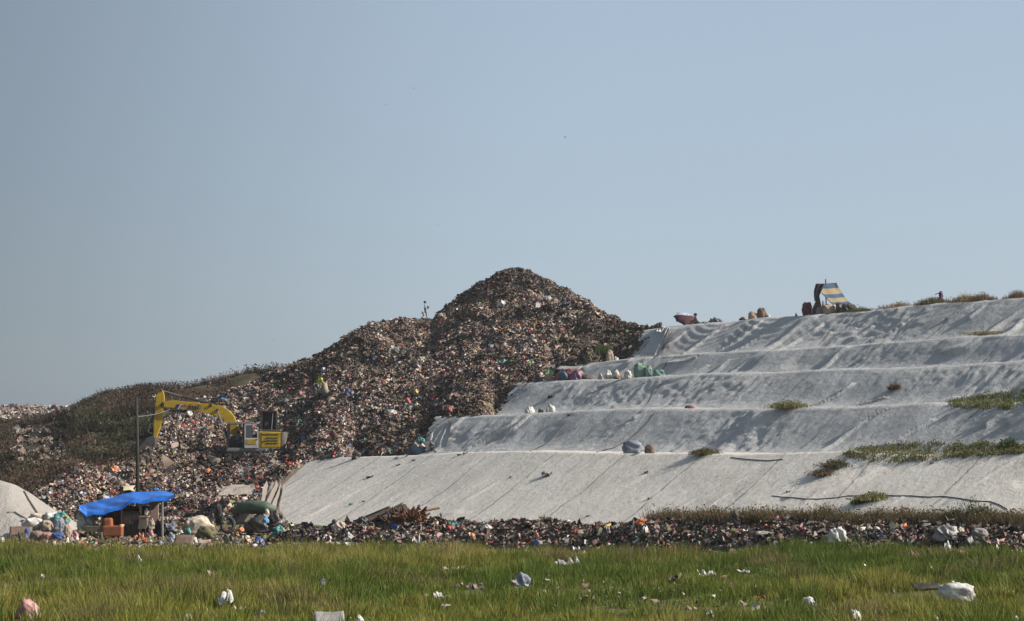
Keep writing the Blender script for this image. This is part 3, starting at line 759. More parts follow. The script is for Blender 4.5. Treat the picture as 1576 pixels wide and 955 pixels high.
# --- plastic caught in the grass (name, shape, px, py, w, h, colour, label)
CLEAR = []
GRASS_ITEMS = [
 ('plastic_bag', 'bag', 43, 956, 46, 36, 'pink', 'faded pink plastic bag sunk in tall grass at the bottom corner'),
 ('plastic_scrap', 'scrap', 347, 938, 26, 32, 'white', 'upright torn white plastic scrap standing out of tall grass'),
 ('plastic_bag', 'bag', 213, 872, 18, 18, 'white', 'small white bag in the grass below the orange chair'),
 ('plastic_scrap', 'scrap', 330, 892, 22, 16, 'beige', 'pale beige scrap in mid field grass'),
 ('plastic_bag', 'bag', 267, 900, 14, 14, 'grey', 'small pale grey bag in dense grass, nearer the excavator side'),
 ('plastic_scrap', 'scrap', 267, 927, 16, 16, 'teal', 'dull teal translucent scrap in grass'),
 ('plastic_scrap', 'scrap', 20, 908, 34, 14, 'olive', 'yellow brown dry mat in grass near the field edge'),
 ('plastic_bag', 'bag', 65, 901, 13, 18, 'white', 'little white bag in grass above the pink bag'),
 ('plastic_bag', 'bag', 195, 958, 12, 14, 'white', 'small round white bag at the bottom edge, next after the pink one'),
 ('plastic_bag', 'bag', 289, 960, 20, 16, 'white', 'crumpled white bag at the bottom edge below the standing scrap'),
 ('plastic_scrap', 'scrap', 370, 942, 20, 12, 'beige', 'flat beige scrap beside the upright white scrap'),
 ('plastic_scrap', 'scrap', 405, 950, 22, 12, 'blueg', 'pale bluish film lying low beside the grey board'),
 ('plastic_bag', 'bag', 497, 908, 22, 18, 'blueg', 'pale blue grey bag by the dark hollow in the grass'),
 ('fibre_sheet', 'board', 506, 962, 46, 24, 'grey', 'tilted grey white corrugated fibre sheet at the bottom edge'),
 ('plastic_bag', 'bag', 553, 962, 16, 18, 'white', 'small white bag right beside the tilted fibre sheet'),
 ('plastic_scrap', 'scrap', 698, 879, 42, 8, 'cream', 'long flat cream scrap on the grass below the teal cloth'),
 ('plastic_scrap', 'scrap', 680, 920, 26, 10, 'white', 'flattened white scrap on the short grass in mid field'),
 ('plastic_scrap', 'scrap', 730, 907, 28, 10, 'umber', 'brown dry clump of cloth in the grass'),
 ('plastic_bag', 'bag', 802, 902, 32, 22, 'blueg', 'pale blue and white crumpled bag alone in mid field grass'),
 ('plastic_scrap', 'scrap', 872, 872, 32, 14, 'grey', 'translucent grey white film at the far edge of the grass'),
 ('plastic_bag', 'bag', 889, 870, 10, 14, 'white', 'tiny white bag beside the translucent film'),
 ('net_scrap', 'scrap', 1088, 890, 30, 14, 'white', 'tangled white and green net scrap in the grass'),
 ('plastic_scrap', 'scrap', 1030, 896, 18, 10, 'char', 'small dark blue grey scrap in grass'),
 ('plastic_scrap', 'scrap', 1145, 883, 20, 7, 'white', 'thin white flat scrap right of the tangled net'),
 ('plastic_bag', 'bag', 1247, 933, 22, 15, 'white', 'lying white bag in grass nearest the big white sack'),
 ('plastic_bag', 'bag', 1318, 958, 22, 20, 'white', 'upright white bag at the bottom edge below the big sack'),
 ('plastic_bag', 'bag', 1441, 958, 12, 14, 'cream', 'small cream bag at the bottom edge under the big sack'),
 ('woven_sack', 'sack', 1473, 926, 60, 30, 'white', 'large bulging white sack lying in the grass'),
 ('plank', 'board', 1428, 908, 44, 9, 'black', 'dark plank lying behind the large white sack'),
 ('cloth_scrap', 'scrap', 1558, 918, 26, 16, 'umber', 'dull brown cloth heap in grass beside the large sack'),
 ('plastic_scrap', 'scrap', 1562, 956, 20, 9, 'white', 'flat white scrap in the bottom corner below the brown cloth'),
 ('plastic_scrap', 'scrap', 1092, 954, 14, 20, 'white', 'thin upright white scrap at the bottom edge on trampled grass'),
 ('plastic_scrap', 'scrap', 1265, 921, 16, 7, 'cream', 'tiny cream scrap just above the lying white bag'),
 ('plastic_scrap', 'scrap', 1325, 851, 14, 10, 'orange', 'bright orange scrap at the edge of the tall grass'),
 ('plastic_scrap', 'scrap', 1172, 921, 14, 6, 'orange', 'dull orange scrap on the trampled grass'),
 ('plastic_scrap', 'scrap', 1310, 903, 14, 8, 'white', 'small white scrap half hidden in green grass'),
]
for n, k, px, py, w_, h_, c, l in GRASS_ITEMS:
    g_ = spot(px, py); CLEAR.append((g_[0], g_[1], w_ * g_[1] / F * .55))
    item(n, k, px, py, w_, h_, c, l, n.split('_')[-1], 'plastic caught in the grass' if 'plastic' in n else None, sub=4) if k in ('bag', 'sack') else item(n, k, px, py, w_, h_, c, l, n.split('_')[-1], 'plastic caught in the grass' if 'plastic' in n else None)

# --- bigger pieces in the debris strip
STRIP = [
 ('plastic_bag', 'bag', 1293, 838, 36, 28, 'white', 'big white plastic bag on the debris strip at the grass edge'),
 ('plastic_bag', 'bag', 1270, 835, 15, 12, 'beige', 'beige bag leaning beside the big white bag'),
 ('tarp_heap', 'bag', 1458, 832, 42, 28, 'grey', 'pale grey tarp bunched up on the debris strip'),
 ('plastic_scrap', 'scrap', 1432, 842, 36, 16, 'taupe', 'torn taupe sheet below the bunched grey tarp'),
 ('plastic_bag', 'bag', 1480, 822, 14, 12, 'cream', 'cream bag beside the bunched grey tarp'),
 ('woven_sack', 'sack', 1510, 830, 28, 18, 'grey', 'grey white sack above the black bags'),
 ('plastic_scrap', 'scrap', 1460, 853, 13, 22, 'white', 'upright white strip at the edge of the black bags'),
 ('plastic_bag', 'bag', 1490, 850, 32, 26, 'black', 'glossy black bag under the grey white sack'),
 ('plastic_bag', 'bag', 1522, 848, 26, 22, 'black', 'second glossy black bag, next to the beige bundle'),
 ('plastic_bag', 'bag', 1534, 842, 16, 14, 'beige', 'beige bundle beside the glossy black bags'),
 ('plastic_scrap', 'scrap', 1412, 831, 12, 9, 'red', 'small red scrap beside the bunched grey tarp'),
 ('plastic_scrap', 'scrap', 1401, 839, 14, 10, 'white', 'small white scrap below the red scrap'),
 ('plastic_scrap', 'scrap', 1506, 848, 20, 9, 'white', 'flat white scrap lying on the black bags'),
 ('plastic_scrap', 'scrap', 1385, 822, 12, 8, 'pink', 'pink scrap on the dark debris strip'),
 ('plastic_bag', 'bag', 1130, 808, 20, 24, 'black', 'tall black bag at the edge of the dry weeds'),
 ('plastic_scrap', 'scrap', 1140, 822, 16, 9, 'red', 'red scrap in front of the tall black bag'),
 ('plastic_scrap', 'scrap', 1186, 814, 14, 8, 'orange', 'orange red scrap under the weeds beside a blue one'),
 ('plastic_scrap', 'scrap', 1194, 808, 12, 7, 'blueg', 'pale blue scrap under the weeds beside an orange one'),
 ('plank', 'board', 1190, 823, 52, 5, 'cream', 'long pale plank on top of the debris strip'),
 ('plastic_scrap', 'scrap', 1152, 822, 20, 8, 'white', 'white sheet at the end of the long pale plank'),
 ('mattress', 'sack', 990, 810, 26, 12, 'orange', 'tan orange mattress slumped on top of the debris strip'),
 ('carton', 'board', 924, 812, 14, 7, 'maroon', 'dark red brown carton piece on top of the debris strip'),
 ('plastic_bag', 'bag', 975, 816, 9, 9, 'white', 'round white bag under the tan mattress'),
 ('plastic_bag', 'bag', 993, 820, 15, 11, 'white', 'wider white bag under the tan mattress'),
 ('plastic_bag', 'bag', 933, 826, 18, 18, 'char', 'charcoal bag in the middle of the debris strip'),
 ('plastic_scrap', 'scrap', 949, 817, 7, 8, 'pink', 'small pink scrap beside the charcoal bag'),
 ('plastic_bag', 'bag', 828, 842, 16, 14, 'blue', 'bright blue bag at the foot of the debris strip'),
 ('plastic_bag', 'bag', 825, 829, 10, 10, 'orange', 'small orange red bag just above the bright blue bag'),
 ('plastic_scrap', 'scrap', 822, 853, 18, 10, 'cream', 'peach coloured scrap below the bright blue bag'),
 ('plastic_scrap', 'scrap', 887, 851, 12, 12, 'white', 'white scrap at the grass edge below the charcoal bag'),
 ('cloth_scrap', 'scrap', 703, 811, 24, 10, 'teal', 'teal cloth spread on top of the debris strip'),
 ('plastic_bag', 'bag', 694, 818, 16, 10, 'red', 'red bag under the teal cloth'),
 ('plastic_bag', 'bag', 713, 817, 12, 9, 'red', 'second red bag under the teal cloth, nearer the white bag'),
 ('plastic_bag', 'bag', 748, 818, 20, 12, 'white', 'white bag beside the red bags on the debris strip'),
 ('plastic_scrap', 'scrap', 783, 818, 12, 8, 'red', 'red scrap at the end of the white bag row'),
 ('board_piece', 'scrap', 641, 838, 13, 16, 'white', 'white pointed sheet standing up from the debris strip'),
 ('plastic_bag', 'bag', 711, 850, 20, 12, 'blue', 'light blue bag at the grass edge'),
 ('plastic_bag', 'bag', 704, 842, 15, 11, 'white', 'white bag resting against the light blue bag'),
 ('plastic_scrap', 'scrap', 660, 820, 10, 7, 'red', 'dark red scrap behind the white pointed sheet'),
 ('plastic_bag', 'bag', 560, 822, 11, 11, 'pink', 'pink bag in front of the coiled mats'),
 ('plastic_bag', 'bag', 522, 817, 26, 16, 'cream', 'cream white bag pile in front of the black fin shaped piece'),
 ('plastic_bag', 'bag', 536, 834, 20, 16, 'white', 'torn white bag in the debris below the cream bag'),
 ('plastic_scrap', 'scrap', 505, 834, 18, 12, 'white', 'white strip of film in the debris below the cream bag'),
 ('plastic_bag', 'bag', 487, 825, 10, 8, 'white', 'small bright white bag between the bales and the cream bag'),
 ('plastic_bag', 'bag', 486, 836, 13, 11, 'red', 'dull red bag below the small bright white bag'),
 ('plastic_bag', 'bag', 428, 824, 22, 16, 'teal', 'teal blue bag leaning on the black bale'),
 ('plastic_scrap', 'scrap', 446, 822, 22, 14, 'beige', 'beige sheet beside the teal blue bag'),
 ('plastic_bag', 'bag', 398, 839, 18, 14, 'blue', 'deep blue bag in front of the black bale'),
 ('plastic_scrap', 'scrap', 386, 851, 18, 10, 'orange', 'orange scrap at the grass edge below the deep blue bag'),
 ('plank', 'board', 455, 852, 18, 4, 'cream', 'short pale plank at the grass edge'),
 ('plastic_bag', 'bag', 368, 820, 16, 10, 'orange', 'peach orange bag in front of the green roll'),
 ('plastic_bag', 'bag', 383, 816, 20, 10, 'char', 'charcoal sheet heap below the green roll'),
 ('plastic_bag', 'bag', 404, 818, 9, 9, 'pink', 'pale pink bag tucked under the black bale'),
 ('plastic_bag', 'bag', 355, 838, 28, 18, 'char', 'dark bag at the grass edge below the tyre'),
 ('plastic_scrap', 'scrap', 380, 836, 18, 12, 'cream', 'pale scrap beside the deep blue bag'),
 ('plastic_bag', 'bag', 322, 842, 12, 10, 'pink', 'pink white bag on the yard below the cream sack'),
 ('board_piece', 'board', 281, 840, 30, 22, 'umber', 'brown board propped on the yard below the blue bundle'),
 ('plastic_bag', 'bag', 262, 836, 16, 18, 'blueg', 'pale blue grey bag beside the propped brown board'),
 ('plastic_bag', 'bag', 298, 838, 12, 12, 'white', 'white bag between the propped brown board and a beam'),
 ('beam', 'board', 314, 838, 18, 9, 'beige', 'short tan beam lying on the yard'),
 ('plastic_scrap', 'scrap', 214, 830, 16, 12, 'orange', 'bright orange bag scrap on the yard before the shelter'),
 ('plastic_scrap', 'scrap', 180, 828, 12, 8, 'orange', 'smaller orange scrap on the yard before the chair'),
 ('plastic_scrap', 'scrap', 230, 825, 22, 6, 'pink', 'pinkish scrap on the yard right of the bright orange one'),
 ('plastic_scrap', 'scrap', 148, 822, 18, 12, 'white', 'white sheet scrap in front of the bench'),
 ('plastic_bag', 'bag', 135, 818, 18, 10, 'orange', 'rusty red bag in front of the bench'),
 ('plastic_scrap', 'scrap', 163, 840, 18, 4, 'cream', 'flat pale board scrap at the grass edge before the chair'),
 ('plastic_bag', 'bag', 207, 838, 18, 7, 'black', 'flat dark bag at the grass edge before the cupboard'),
 ('plastic_bag', 'bag', 2, 838, 12, 12, 'white', 'white bag at the photo edge by the covered mound'),
]
for n, k, px, py, w_, h_, c, l in STRIP:
    item(n, k, px, py, w_, h_, c, l, n.split('_')[-1], 'loose rubbish along the debris strip' if n.startswith('plastic') else None)

# --- sacks piled beside the covered mound
MOUND_Y = 99
def gat(px, Y, dz=0): x = (px - CX) / F * Y; return np.array((x, Y, float(zg(x, Y)) + dz))
def zpx(py, Y): return CAMZ + (HOR - py) / F * Y
SACKS = [
 ('woven_sack', 'sack', 54, 815, 34, 20, 'white', 96.5, 'plump white sack lying with its tied end forward, left in the pile', .3),
 ('woven_sack', 'sack', 62, 802, 32, 14, 'cream', 98, 'grey cream sack at the top of the sack pile', .1),
 ('woven_sack', 'sack', 81, 802, 20, 16, 'white', 98, 'white sack at the top of the pile, beside the green sheet', .4),
 ('woven_sack', 'sack', 60, 830, 22, 15, 'taupe', 95.5, 'dirty taupe sack at the bottom of the pile', -.2),
 ('woven_sack', 'sack', 75, 815, 20, 16, 'beige', 96.3, 'beige sack with red print in the middle of the pile', .1),
 ('woven_sack', 'sack', 77, 830, 18, 13, 'pink', 95.2, 'pink and red sack at the bottom of the pile', 0),
 ('woven_sack', 'sack', 94, 817, 20, 22, 'blueg', 96.8, 'blue grey sack under the green sheet', 0),
 ('woven_sack', 'sack', 93, 830, 22, 12, 'blue', 95.2, 'deep blue sack at the bottom of the pile', 0),
 ('woven_sack', 'sack', 108, 828, 14, 24, 'beige', 95.8, 'upright beige sack at the end of the pile', 0),
 ('plastic_bag', 'bag', 118, 830, 14, 18, 'pink', 95.4, 'pink bag leaning on the upright beige sack', 0),
 ('plastic_bag', 'bag', 33, 841, 30, 24, 'char', 94.5, 'big torn black bag in front of the sack pile', 0),
 ('plastic_bag', 'bag', 12, 829, 12, 9, 'white', 96, 'white bag at the foot of the covered mound', 0),
 ('carton', 'board', 36, 826, 34, 22, 'umber', 95.8, 'brown carton board leaning behind the torn black bag', .2),
 ('plastic_drum', 'sack', 46, 828, 9, 17, 'blue', 95.2, 'blue cylindrical drum leaning under the white sack', 0),
 ('plastic_bag', 'bag', 136, 812, 30, 26, 'white', 99, 'large clear white bag heap beside the low tarp corner', 0),
 ('plastic_bag', 'bag', 124, 797, 14, 16, 'umber', 100.5, 'rusty brown bundle above the clear white bags', 0),
 ('plastic_bag', 'bag', 147, 800, 16, 12, 'white', 99.6, 'white bag hanging under the low edge of the tarp', 0),
]
for n, k, px, py, w_, h_, c, Y, l, rz in SACKS:
    at = np.array(((px - CX) / F * Y, Y, zpx(py, Y)))
    o = item(n, k, px, py, w_, h_, c, l, n.split('_')[-1], 'sacks piled by the covered mound' if 'sack' in n else None, at=at, rz=rz, **({'sub': 4} if k != 'board' else {}))
    if k == 'sack' and h_ < w_:                                       # tied ear of the sack
        kk = Y / F; V, Fc = me_bag(w_ * .22 * kk, w_ * .2 * kk, h_ * .45 * kk, seedc[0], 2)
        e = link('tied_end', npmesh('tied_end', V, Fc, smooth_sh=True), cloth('taupe', False), o, (w_ * .45 * kk, -w_ * .1 * kk, h_ * .25 * kk))
at = np.array(((97 - CX) / F * 97.6, 97.6, zpx(806, 97.6)))
item('plastic_sheet', 'bag', 97, 806, 30, 20, 'teal', 'teal and green sheet draped over the end of the sack pile', 'sheet', at=at, neck=False)
at = np.array(((104 - CX) / F * 97.2, 97.2, zpx(797, 97.2)))
item('plastic_scrap', 'scrap', 104, 797, 9, 6, 'yellow', 'yellow scrap on the teal and green sheet', 'scrap', at=at)

# --- heaps right of the shelter
def at3(px, py, Y): return np.array(((px - CX) / F * Y, Y, zpx(py, Y)))
YARD = [
 ('cloth_bundle', 'bag', 256, 821, 46, 26, (.025, .035, .08), 100, 'dark blue and black bundle of cloth right of the shelter'),
 ('cloth_scrap', 'scrap', 259, 806, 22, 14, 'beige', 99.3, 'tan cloth thrown over the dark blue bundle'),
 ('woven_sack', 'sack', 308, 822, 50, 30, 'cream', 99, 'long cream white sack lying slumped in the yard'),
 ('woven_sack', 'sack', 320, 828, 32, 20, 'olive', 97, 'olive brown sack in front of the long cream sack'),
 ('plastic_bag', 'bag', 291, 824, 14, 14, 'teal', 97.5, 'dark teal bag under the long cream sack'),
 ('black_bale', 'bag', 396, 817, 48, 32, 'black', 101, 'big black plastic bale under the green roll'),
 ('black_bale', 'bag', 427, 816, 34, 34, 'char', 101, 'ragged charcoal bale with straggling strips by the cover sheet'),
 ('plastic_bag', 'bag', 411, 803, 11, 9, (.06, .28, .5), 99.8, 'small sky blue bag on the black bale'),
 ('plastic_bag', 'bag', 413, 790, 7, 9, 'cream', 99.8, 'small cream bag on the charcoal bale'),
 ('plastic_bag', 'bag', 433, 812, 8, 12, 'white', 99.4, 'small white bag at the end of the charcoal bale'),
 ('dark_post', 'sack', 339, 806, 10, 34, 'black', 102, 'tall dark upright bundle left of the tyre'),
 ('plastic_bag', 'bag', 346, 803, 9, 9, 'olive', 100, 'pale olive ball on top of the tyre'),
]
for n, k, px, py, w_, h_, c, Y, l in YARD:
    item(n, k, px, py, w_, h_, c, l, n.split('_')[-1], at=at3(px, py, Y), **({'upright': True} if n == 'dark_post' else {}))
mb = MB(); mb.tube([at3(360, 786, 102), at3(372, 781, 101.6), at3(390, 780, 101.2), at3(410, 780, 101), at3(426, 784, 101)], [.08, .30, .34, .33, .15], 14)
tag(mb.build('tarp_roll', plain('green_tarp', (.055, .085, .06), .6), None, True), 'dull green rolled tarp lying on the black bale', 'tarp roll')
mb = MB(); c = at3(353, 807, 100); mb.tube([Vector(c) + Vector((math.cos(a) * .30, math.sin(a) * .12, math.sin(a) * .34)) for a in np.linspace(0, 2 * math.pi, 25)], .10, 10, False)
tyre = mb.build('worn_tyre', plain('tyre_rubber', (.02, .02, .021), .7), None, True); tag(tyre, 'worn black tyre standing beside the green roll', 'tyre')
# torn flap and gathered folds at the left end of the lowest sheet
def drape(name, pts, label, folds=0, seed=1, amp=.12, mat=None, cat='cover sheet', n=30, m=24):
    """quad of 4 land points (near left, near right, far right, far left) hung with folds"""
    a, b, c_, d_ = [np.array(p) for p in pts]; s, t = np.meshgrid(np.linspace(0, 1, n), np.linspace(0, 1, m))
    V = (a * ((1 - s) * (1 - t))[..., None] + b * (s * (1 - t))[..., None] + c_ * (s * t)[..., None] + d_ * ((1 - s) * t)[..., None])
    V[..., 2] += amp * fbm(s * 4 + seed, t * 3, seed % 5, 3) + (amp * .8 * np.sin(s * folds * 6.28 + 6 * vn(s * 2.5, t * 1.6, 2)) * (.4 + t) if folds else 0) + .05
    me = npmesh(name, V.reshape(-1, 3), grid_faces(m, n), smooth_sh=True)
    uv = me.uv_layers.new(name='UVMap'); U_ = np.stack([s.ravel() * 5, t.ravel() * 4], 1)[grid_faces(m, n).ravel()]
    uv.data.foreach_set('uv', U_.astype(np.float32).ravel())
    return tag(link(name, me, mat or SHEET_TORN), label, cat)
SHEET_TORN = sheet_mat('torn_sheet', (.24, .21, .185), (.12, .10, .085), None, .9)
drape('torn_sheet', [at3(338, 764, 113), at3(396, 760, 119), at3(392, 745, 123), at3(345, 748, 117)], 'dirty torn flap of sheet lying on the refuse below the excavator', 0, 2, .2)
drape('gathered_sheet', [at3(392, 785, 114), at3(432, 788, 115.5), at3(440, 748, 122), at3(412, 745, 120)], 'gathered folds of cover sheet at its torn lower end', 3.2, 4, .2)
cr_ = lambda x, y: cast(terr_bvh, x, y)[0] + np.array((-.1, -.25, .05))
drape('gathered_sheet', [cr_(982, 550), cr_(1016, 549), cr_(1034, 506), cr_(1014, 510)], 'pale gathered folds at the left corner of the uppermost cover sheet', 5, 3, .13, SHEET[4])
drape('gathered_sheet', [cr_(652, 691), cr_(690, 690), cr_(700, 646), cr_(672, 664)], 'gathered folds at the left corner of the second slope above the blue tub', 3, 2, .10, SHEET[1])

# --- covered mound at the left edge
mc = np.arange(-260, 112, 4.0)
mt = np.interp(mc, [-260, -200, -120, -40, 0, 15, 35, 60, 88, 104, 112], [800, 772, 748, 738, 739, 743, 755, 775, 795, 812, 822])
mY0, mY1 = 96.5, 104.0
rowsM = []
for s in np.linspace(0, 1, 40):
    y = 828 + (mt - 828) * np.sin(s * math.pi / 2) ** .9; Y = mY0 + (mY1 - mY0) * s
    rowsM.append(np.stack([P(a, b, Y) for a, b in zip(mc, y)]))
for s in np.linspace(.1, 1, 14):
    r = rowsM[39].copy(); r[:, 1] += 7 * s; r[:, 2] = r[:, 2] * math.cos(s * 1.6); rowsM.append(r)
MV = np.stack(rowsM); MV[..., 2] += .10 * fbm(MV[..., 0] * .9, MV[..., 1] * .7, 3, 3) + .05 * fbm(MV[..., 0] * 2.6, MV[..., 1] * 1.4, 5, 2)
me = npmesh('covered_mound', MV.reshape(-1, 3), grid_faces(*MV.shape[:2]), smooth_sh=True)
uv = me.uv_layers.new(name='UVMap'); uv.data.foreach_set('uv', MV.reshape(-1, 3)[grid_faces(*MV.shape[:2]).ravel()][:, :2].astype(np.float32).ravel())
tag(link('covered_mound', me, sheet_mat('mound_sheet', (.30, .28, .255), (.24, .215, .19), None, .8)), 'rounded mound under a pale grey sheet beside the sack pile', 'covered mound')
mound_bvh = BVHTree.FromPolygons(MV.reshape(-1, 3).tolist(), grid_faces(*MV.shape[:2]).tolist())
def laid_line(name, pix, r, mat, label, cat, bvhs, lift=.015, grp=None):
    pts = []
    for (x0, y0), (x1, y1) in zip(pix, pix[1:]):
        for t in np.linspace(0, 1, 9)[:-1 if (x1, y1) != pix[-1] else 9]:
            h = spot(x0 + (x1 - x0) * t, y0 + (y1 - y0) * t, bvhs)
            if h is not None: pts.append(Vector(h) + Vector((0, -.01, lift)))
    mb = MB(); mb.tube(pts, r, 6); return tag(mb.build(name, mat, None, True), label, cat, grp)
M_STRAP = plain('dirty_strap', (.075, .065, .055), .9)
laid_line('strap', [(37, 757), (44, 770), (50, 779), (57, 790)], .07, M_STRAP, 'dark strap running down the covered mound', 'strap', [mound_bvh])
laid_line('rope', [(12, 789), (22, 788), (32, 794), (48, 802)], .06, plain('grey_rope', (.16, .17, .17), .9), 'grey rope slack across the covered mound above the white sack', 'rope', [mound_bvh])

# --- ropes and hoses lying on the lowest cover sheet
laid_line('hose', [(1188, 763), (1204, 765), (1222, 766), (1240, 768), (1262, 768), (1288, 766), (1306, 763), (1330, 763), (1352, 761), (1376, 763), (1400, 763), (1428, 765), (1452, 764), (1476, 767), (1500, 771), (1524, 772), (1538, 777), (1550, 784)], .02, plain('black_hose', (.03, .03, .03), .7), 'long black hose lying across the lowest cover sheet', 'hose', [terr_bvh])
laid_line('rope', [(1125, 704), (1150, 707), (1180, 709), (1205, 707)], .022, M_STRAP, 'short dark rope near the top of the lowest cover sheet', 'rope', [terr_bvh])
laid_line('rope', [(918, 696), (945, 689), (968, 676), (985, 663), (1000, 648), (1010, 634)], .03, plain('tan_rope', (.11, .095, .075), .9), 'tan rope curving up the second slope behind the wrapped bale', 'rope', [terr_bvh])
laid_line('rope', [(816, 694), (838, 685), (850, 676), (862, 662), (874, 648)], .028, plain('tan_rope', (.11, .095, .075), .9), 'second tan rope curving up the second slope, nearer the tub', 'rope', [terr_bvh])
laid_line('rope', [(985, 1000 - 365), (1000, 618), (1008, 600), (1020, 588)], .02, plain('tan_rope', (.15, .13, .10), .9), 'thin rope up the middle slope', 'rope', [terr_bvh])

# --- along the benches
BENCH = [  # k = crest whose bench it stands on
 (2, 'cloth_bundle', 'bag', 829, 18, 14, 'char', 'dark brown bundle at the left end of the row of bags', 'bundle'),
 (2, 'carton', 'sack', 844, 15, 15, 'beige', 'folded tan cartons beside the purple bundle', 'carton'),
 (2, 'cloth_bundle', 'bag', 876, 46, 19, 'maroon', 'wide maroon and purple bundle of cloth on the bench', 'bundle'),
 (2, 'cloth_bundle', 'bag', 866, 26, 16, (.05, .10, .16), 'dark blue bundle against the maroon one', 'bundle'),
 (2, 'cloth_bundle', 'bag', 886, 22, 17, (.13, .045, .12), 'purple bundle on top of the maroon one', 'bundle'),
 (2, 'cloth_scrap', 'bag', 907, 26, 10, 'char', 'low dark cloth between the purple bundle and the white bags', 'cloth'),
 (2, 'plastic_bag', 'bag', 924, 9, 10, 'cream', 'small cream bag before the first white bag', 'bag'),
 (2, 'plastic_bag', 'bag', 936, 15, 15, 'white', 'bluish white bag, first of the white bags on the bench', 'bag'),
 (2, 'plastic_bag', 'bag', 948, 15, 16, 'cream', 'rounded creamy white bag in the middle of the bench row', 'bag'),
 (2, 'plastic_bag', 'bag', 953, 21, 7, 'umber', 'flat brown bag under the creamy white bag', 'bag'),
 (2, 'plastic_bag', 'bag', 966, 13, 14, 'white', 'slack white bag next to the black one', 'bag'),
 (2, 'plastic_bag', 'bag', 970, 14, 8, 'black', 'low black bag beside the biggest green bag', 'bag'),
 (2, 'green_bag', 'sack', 985, 20, 24, (.16, .27, .22), 'biggest pale green bag, upright in the bench row', 'bag'),
 (2, 'green_bag', 'sack', 998, 12, 19, (.18, .27, .21), 'narrow pale green bag leaning on the biggest one', 'bag'),
 (2, 'green_bag', 'sack', 1014, 21, 12, (.15, .26, .22), 'pale green bag lying at the right end of the row', 'bag'),
 (1, 'plastic_bag', 'bag', 815, 17, 12, 'white', 'dirty white bag at the left end of the second bench', 'bag'),
 (1, 'plastic_bag', 'bag', 833, 12, 9, 'olive', 'olive bag between two white bags on the second bench', 'bag'),
 (1, 'plastic_bag', 'bag', 847, 15, 17, 'white', 'clean white bag on the second bench', 'bag'),
 (1, 'plastic_bag', 'bag', 1057, 8, 6, 'char', 'small dark bag beside the pink roll on the second bench', 'bag'),
 (1, 'cloth_roll', 'sack', 1064, 14, 7, 'pink', 'pinkish cloth roll alone on the second bench', 'roll'),
 (3, 'woven_sack', 'sack', 939, 12, 19, 'beige', 'tall beige sack standing at the dark earth slope', 'sack'),
 (3, 'plastic_bag', 'bag', 949, 8, 8, 'white', 'small white bag beside the tall beige sack', 'bag'),
 (3, 'plastic_scrap', 'bag', 968, 18, 5, 'beige', 'low pale rubble beside the draped top sheet', 'rubble'),
 (0, 'wrapped_bale', 'sack', 974, 35, 19, 'blueg', 'bale wrapped in pale grey sheet at the lowest crest', 'bale'),
 (0, 'wicker_basket', 'sack', 999, 16, 14, 'umber', 'brown basket against the wrapped bale', 'basket'),
 (4, 'cloth_bundle', 'bag', 1145, 15, 7, 'maroon', 'reddish low bundle on the top crest beside the beige pile', 'bundle'),
 (4, 'woven_sack', 'sack', 1160, 16, 12, 'beige', 'beige sack on the top crest, left of its brown neighbour', 'sack'),
 (4, 'woven_sack', 'sack', 1173, 17, 14, 'umber', 'brown sack on the top crest beside the beige one', 'sack'),
 (4, 'plastic_bag', 'bag', 1184, 10, 6, 'white', 'little white bag at the end of the beige pile', 'bag'),
 (4, 'plastic_bag', 'bag', 1227, 6, 6, 'char', 'tiny dark bag alone on the top crest', 'bag'),
 (4, 'cloth_bundle', 'bag', 1104, 27, 8, (.06, .055, .09), 'long dark bundle lying behind the seated person', 'bundle'),
 (4, 'woven_sack', 'sack', 1244, 18, 17, (.12, .045, .06), 'maroon sack left of the striped awning', 'sack'),
 (4, 'plastic_bag', 'bag', 1259, 17, 25, 'black', 'tall black bag under the hanging dark cloth', 'bag'),
 (4, 'woven_sack', 'sack', 1278, 22, 13, 'beige', 'lumpy beige sack under the striped awning', 'sack'),
 (4, 'plastic_bag', 'bag', 1266, 20, 11, 'grey', 'grey bag in front of the beige sack', 'bag'),
 (4, 'woven_sack', 'sack', 1285, 14, 12, 'white', 'white printed sack under the striped awning', 'sack'),
 (4, 'plastic_bag', 'bag', 1270, 9, 17, 'taupe', 'taupe bag standing behind the grey bag under the awning', 'bag'),
 (4, 'plastic_bag', 'bag', 1291, 10, 15, 'umber', 'brown bag between the white printed sack and the black bag', 'bag'),
 (4, 'plastic_bag', 'bag', 1249, 10, 12, 'char', 'charcoal bag between the maroon sack and the tall black bag', 'bag'),
 (4, 'plastic_bag', 'bag', 1299, 20, 14, 'black', 'black bag under the low end of the striped awning', 'bag'),
 (4, 'plastic_bag', 'bag', 1309, 24, 13, 'char', 'charcoal bag at the foot of the striped awning', 'bag'),
]
for q, (k, n, kind, px, w_, h_, c, l, cat) in enumerate(BENCH):
    p_ = crest_spot(k, px, .45 + .25 * (q % 3))
    up = n == 'green_bag' and h_ > 15 or l.startswith('tall beige')
    item(n, kind, px, 0, w_, h_ * (1.4 if k == 4 else 1.12), c, l, cat, at=p_, sink=.12, rz=0, **({'upright': True} if up else {}))
p_ = crest_spot(2, 876, 1.6) + np.array((0, 0, .85))
item('board_sheet', 'board', 876, 0, 38, 7, 'grey', 'grey board lying across the top of the maroon bundle', 'board', at=p_, d=30)
p_ = crest_spot(2, 844, 1.6) + np.array((0, 0, .60))
item('plastic_sheet', 'scrap', 844, 0, 18, 10, (.05, .30, .05), 'bright green sheet above the folded tan cartons', 'sheet', at=p_)

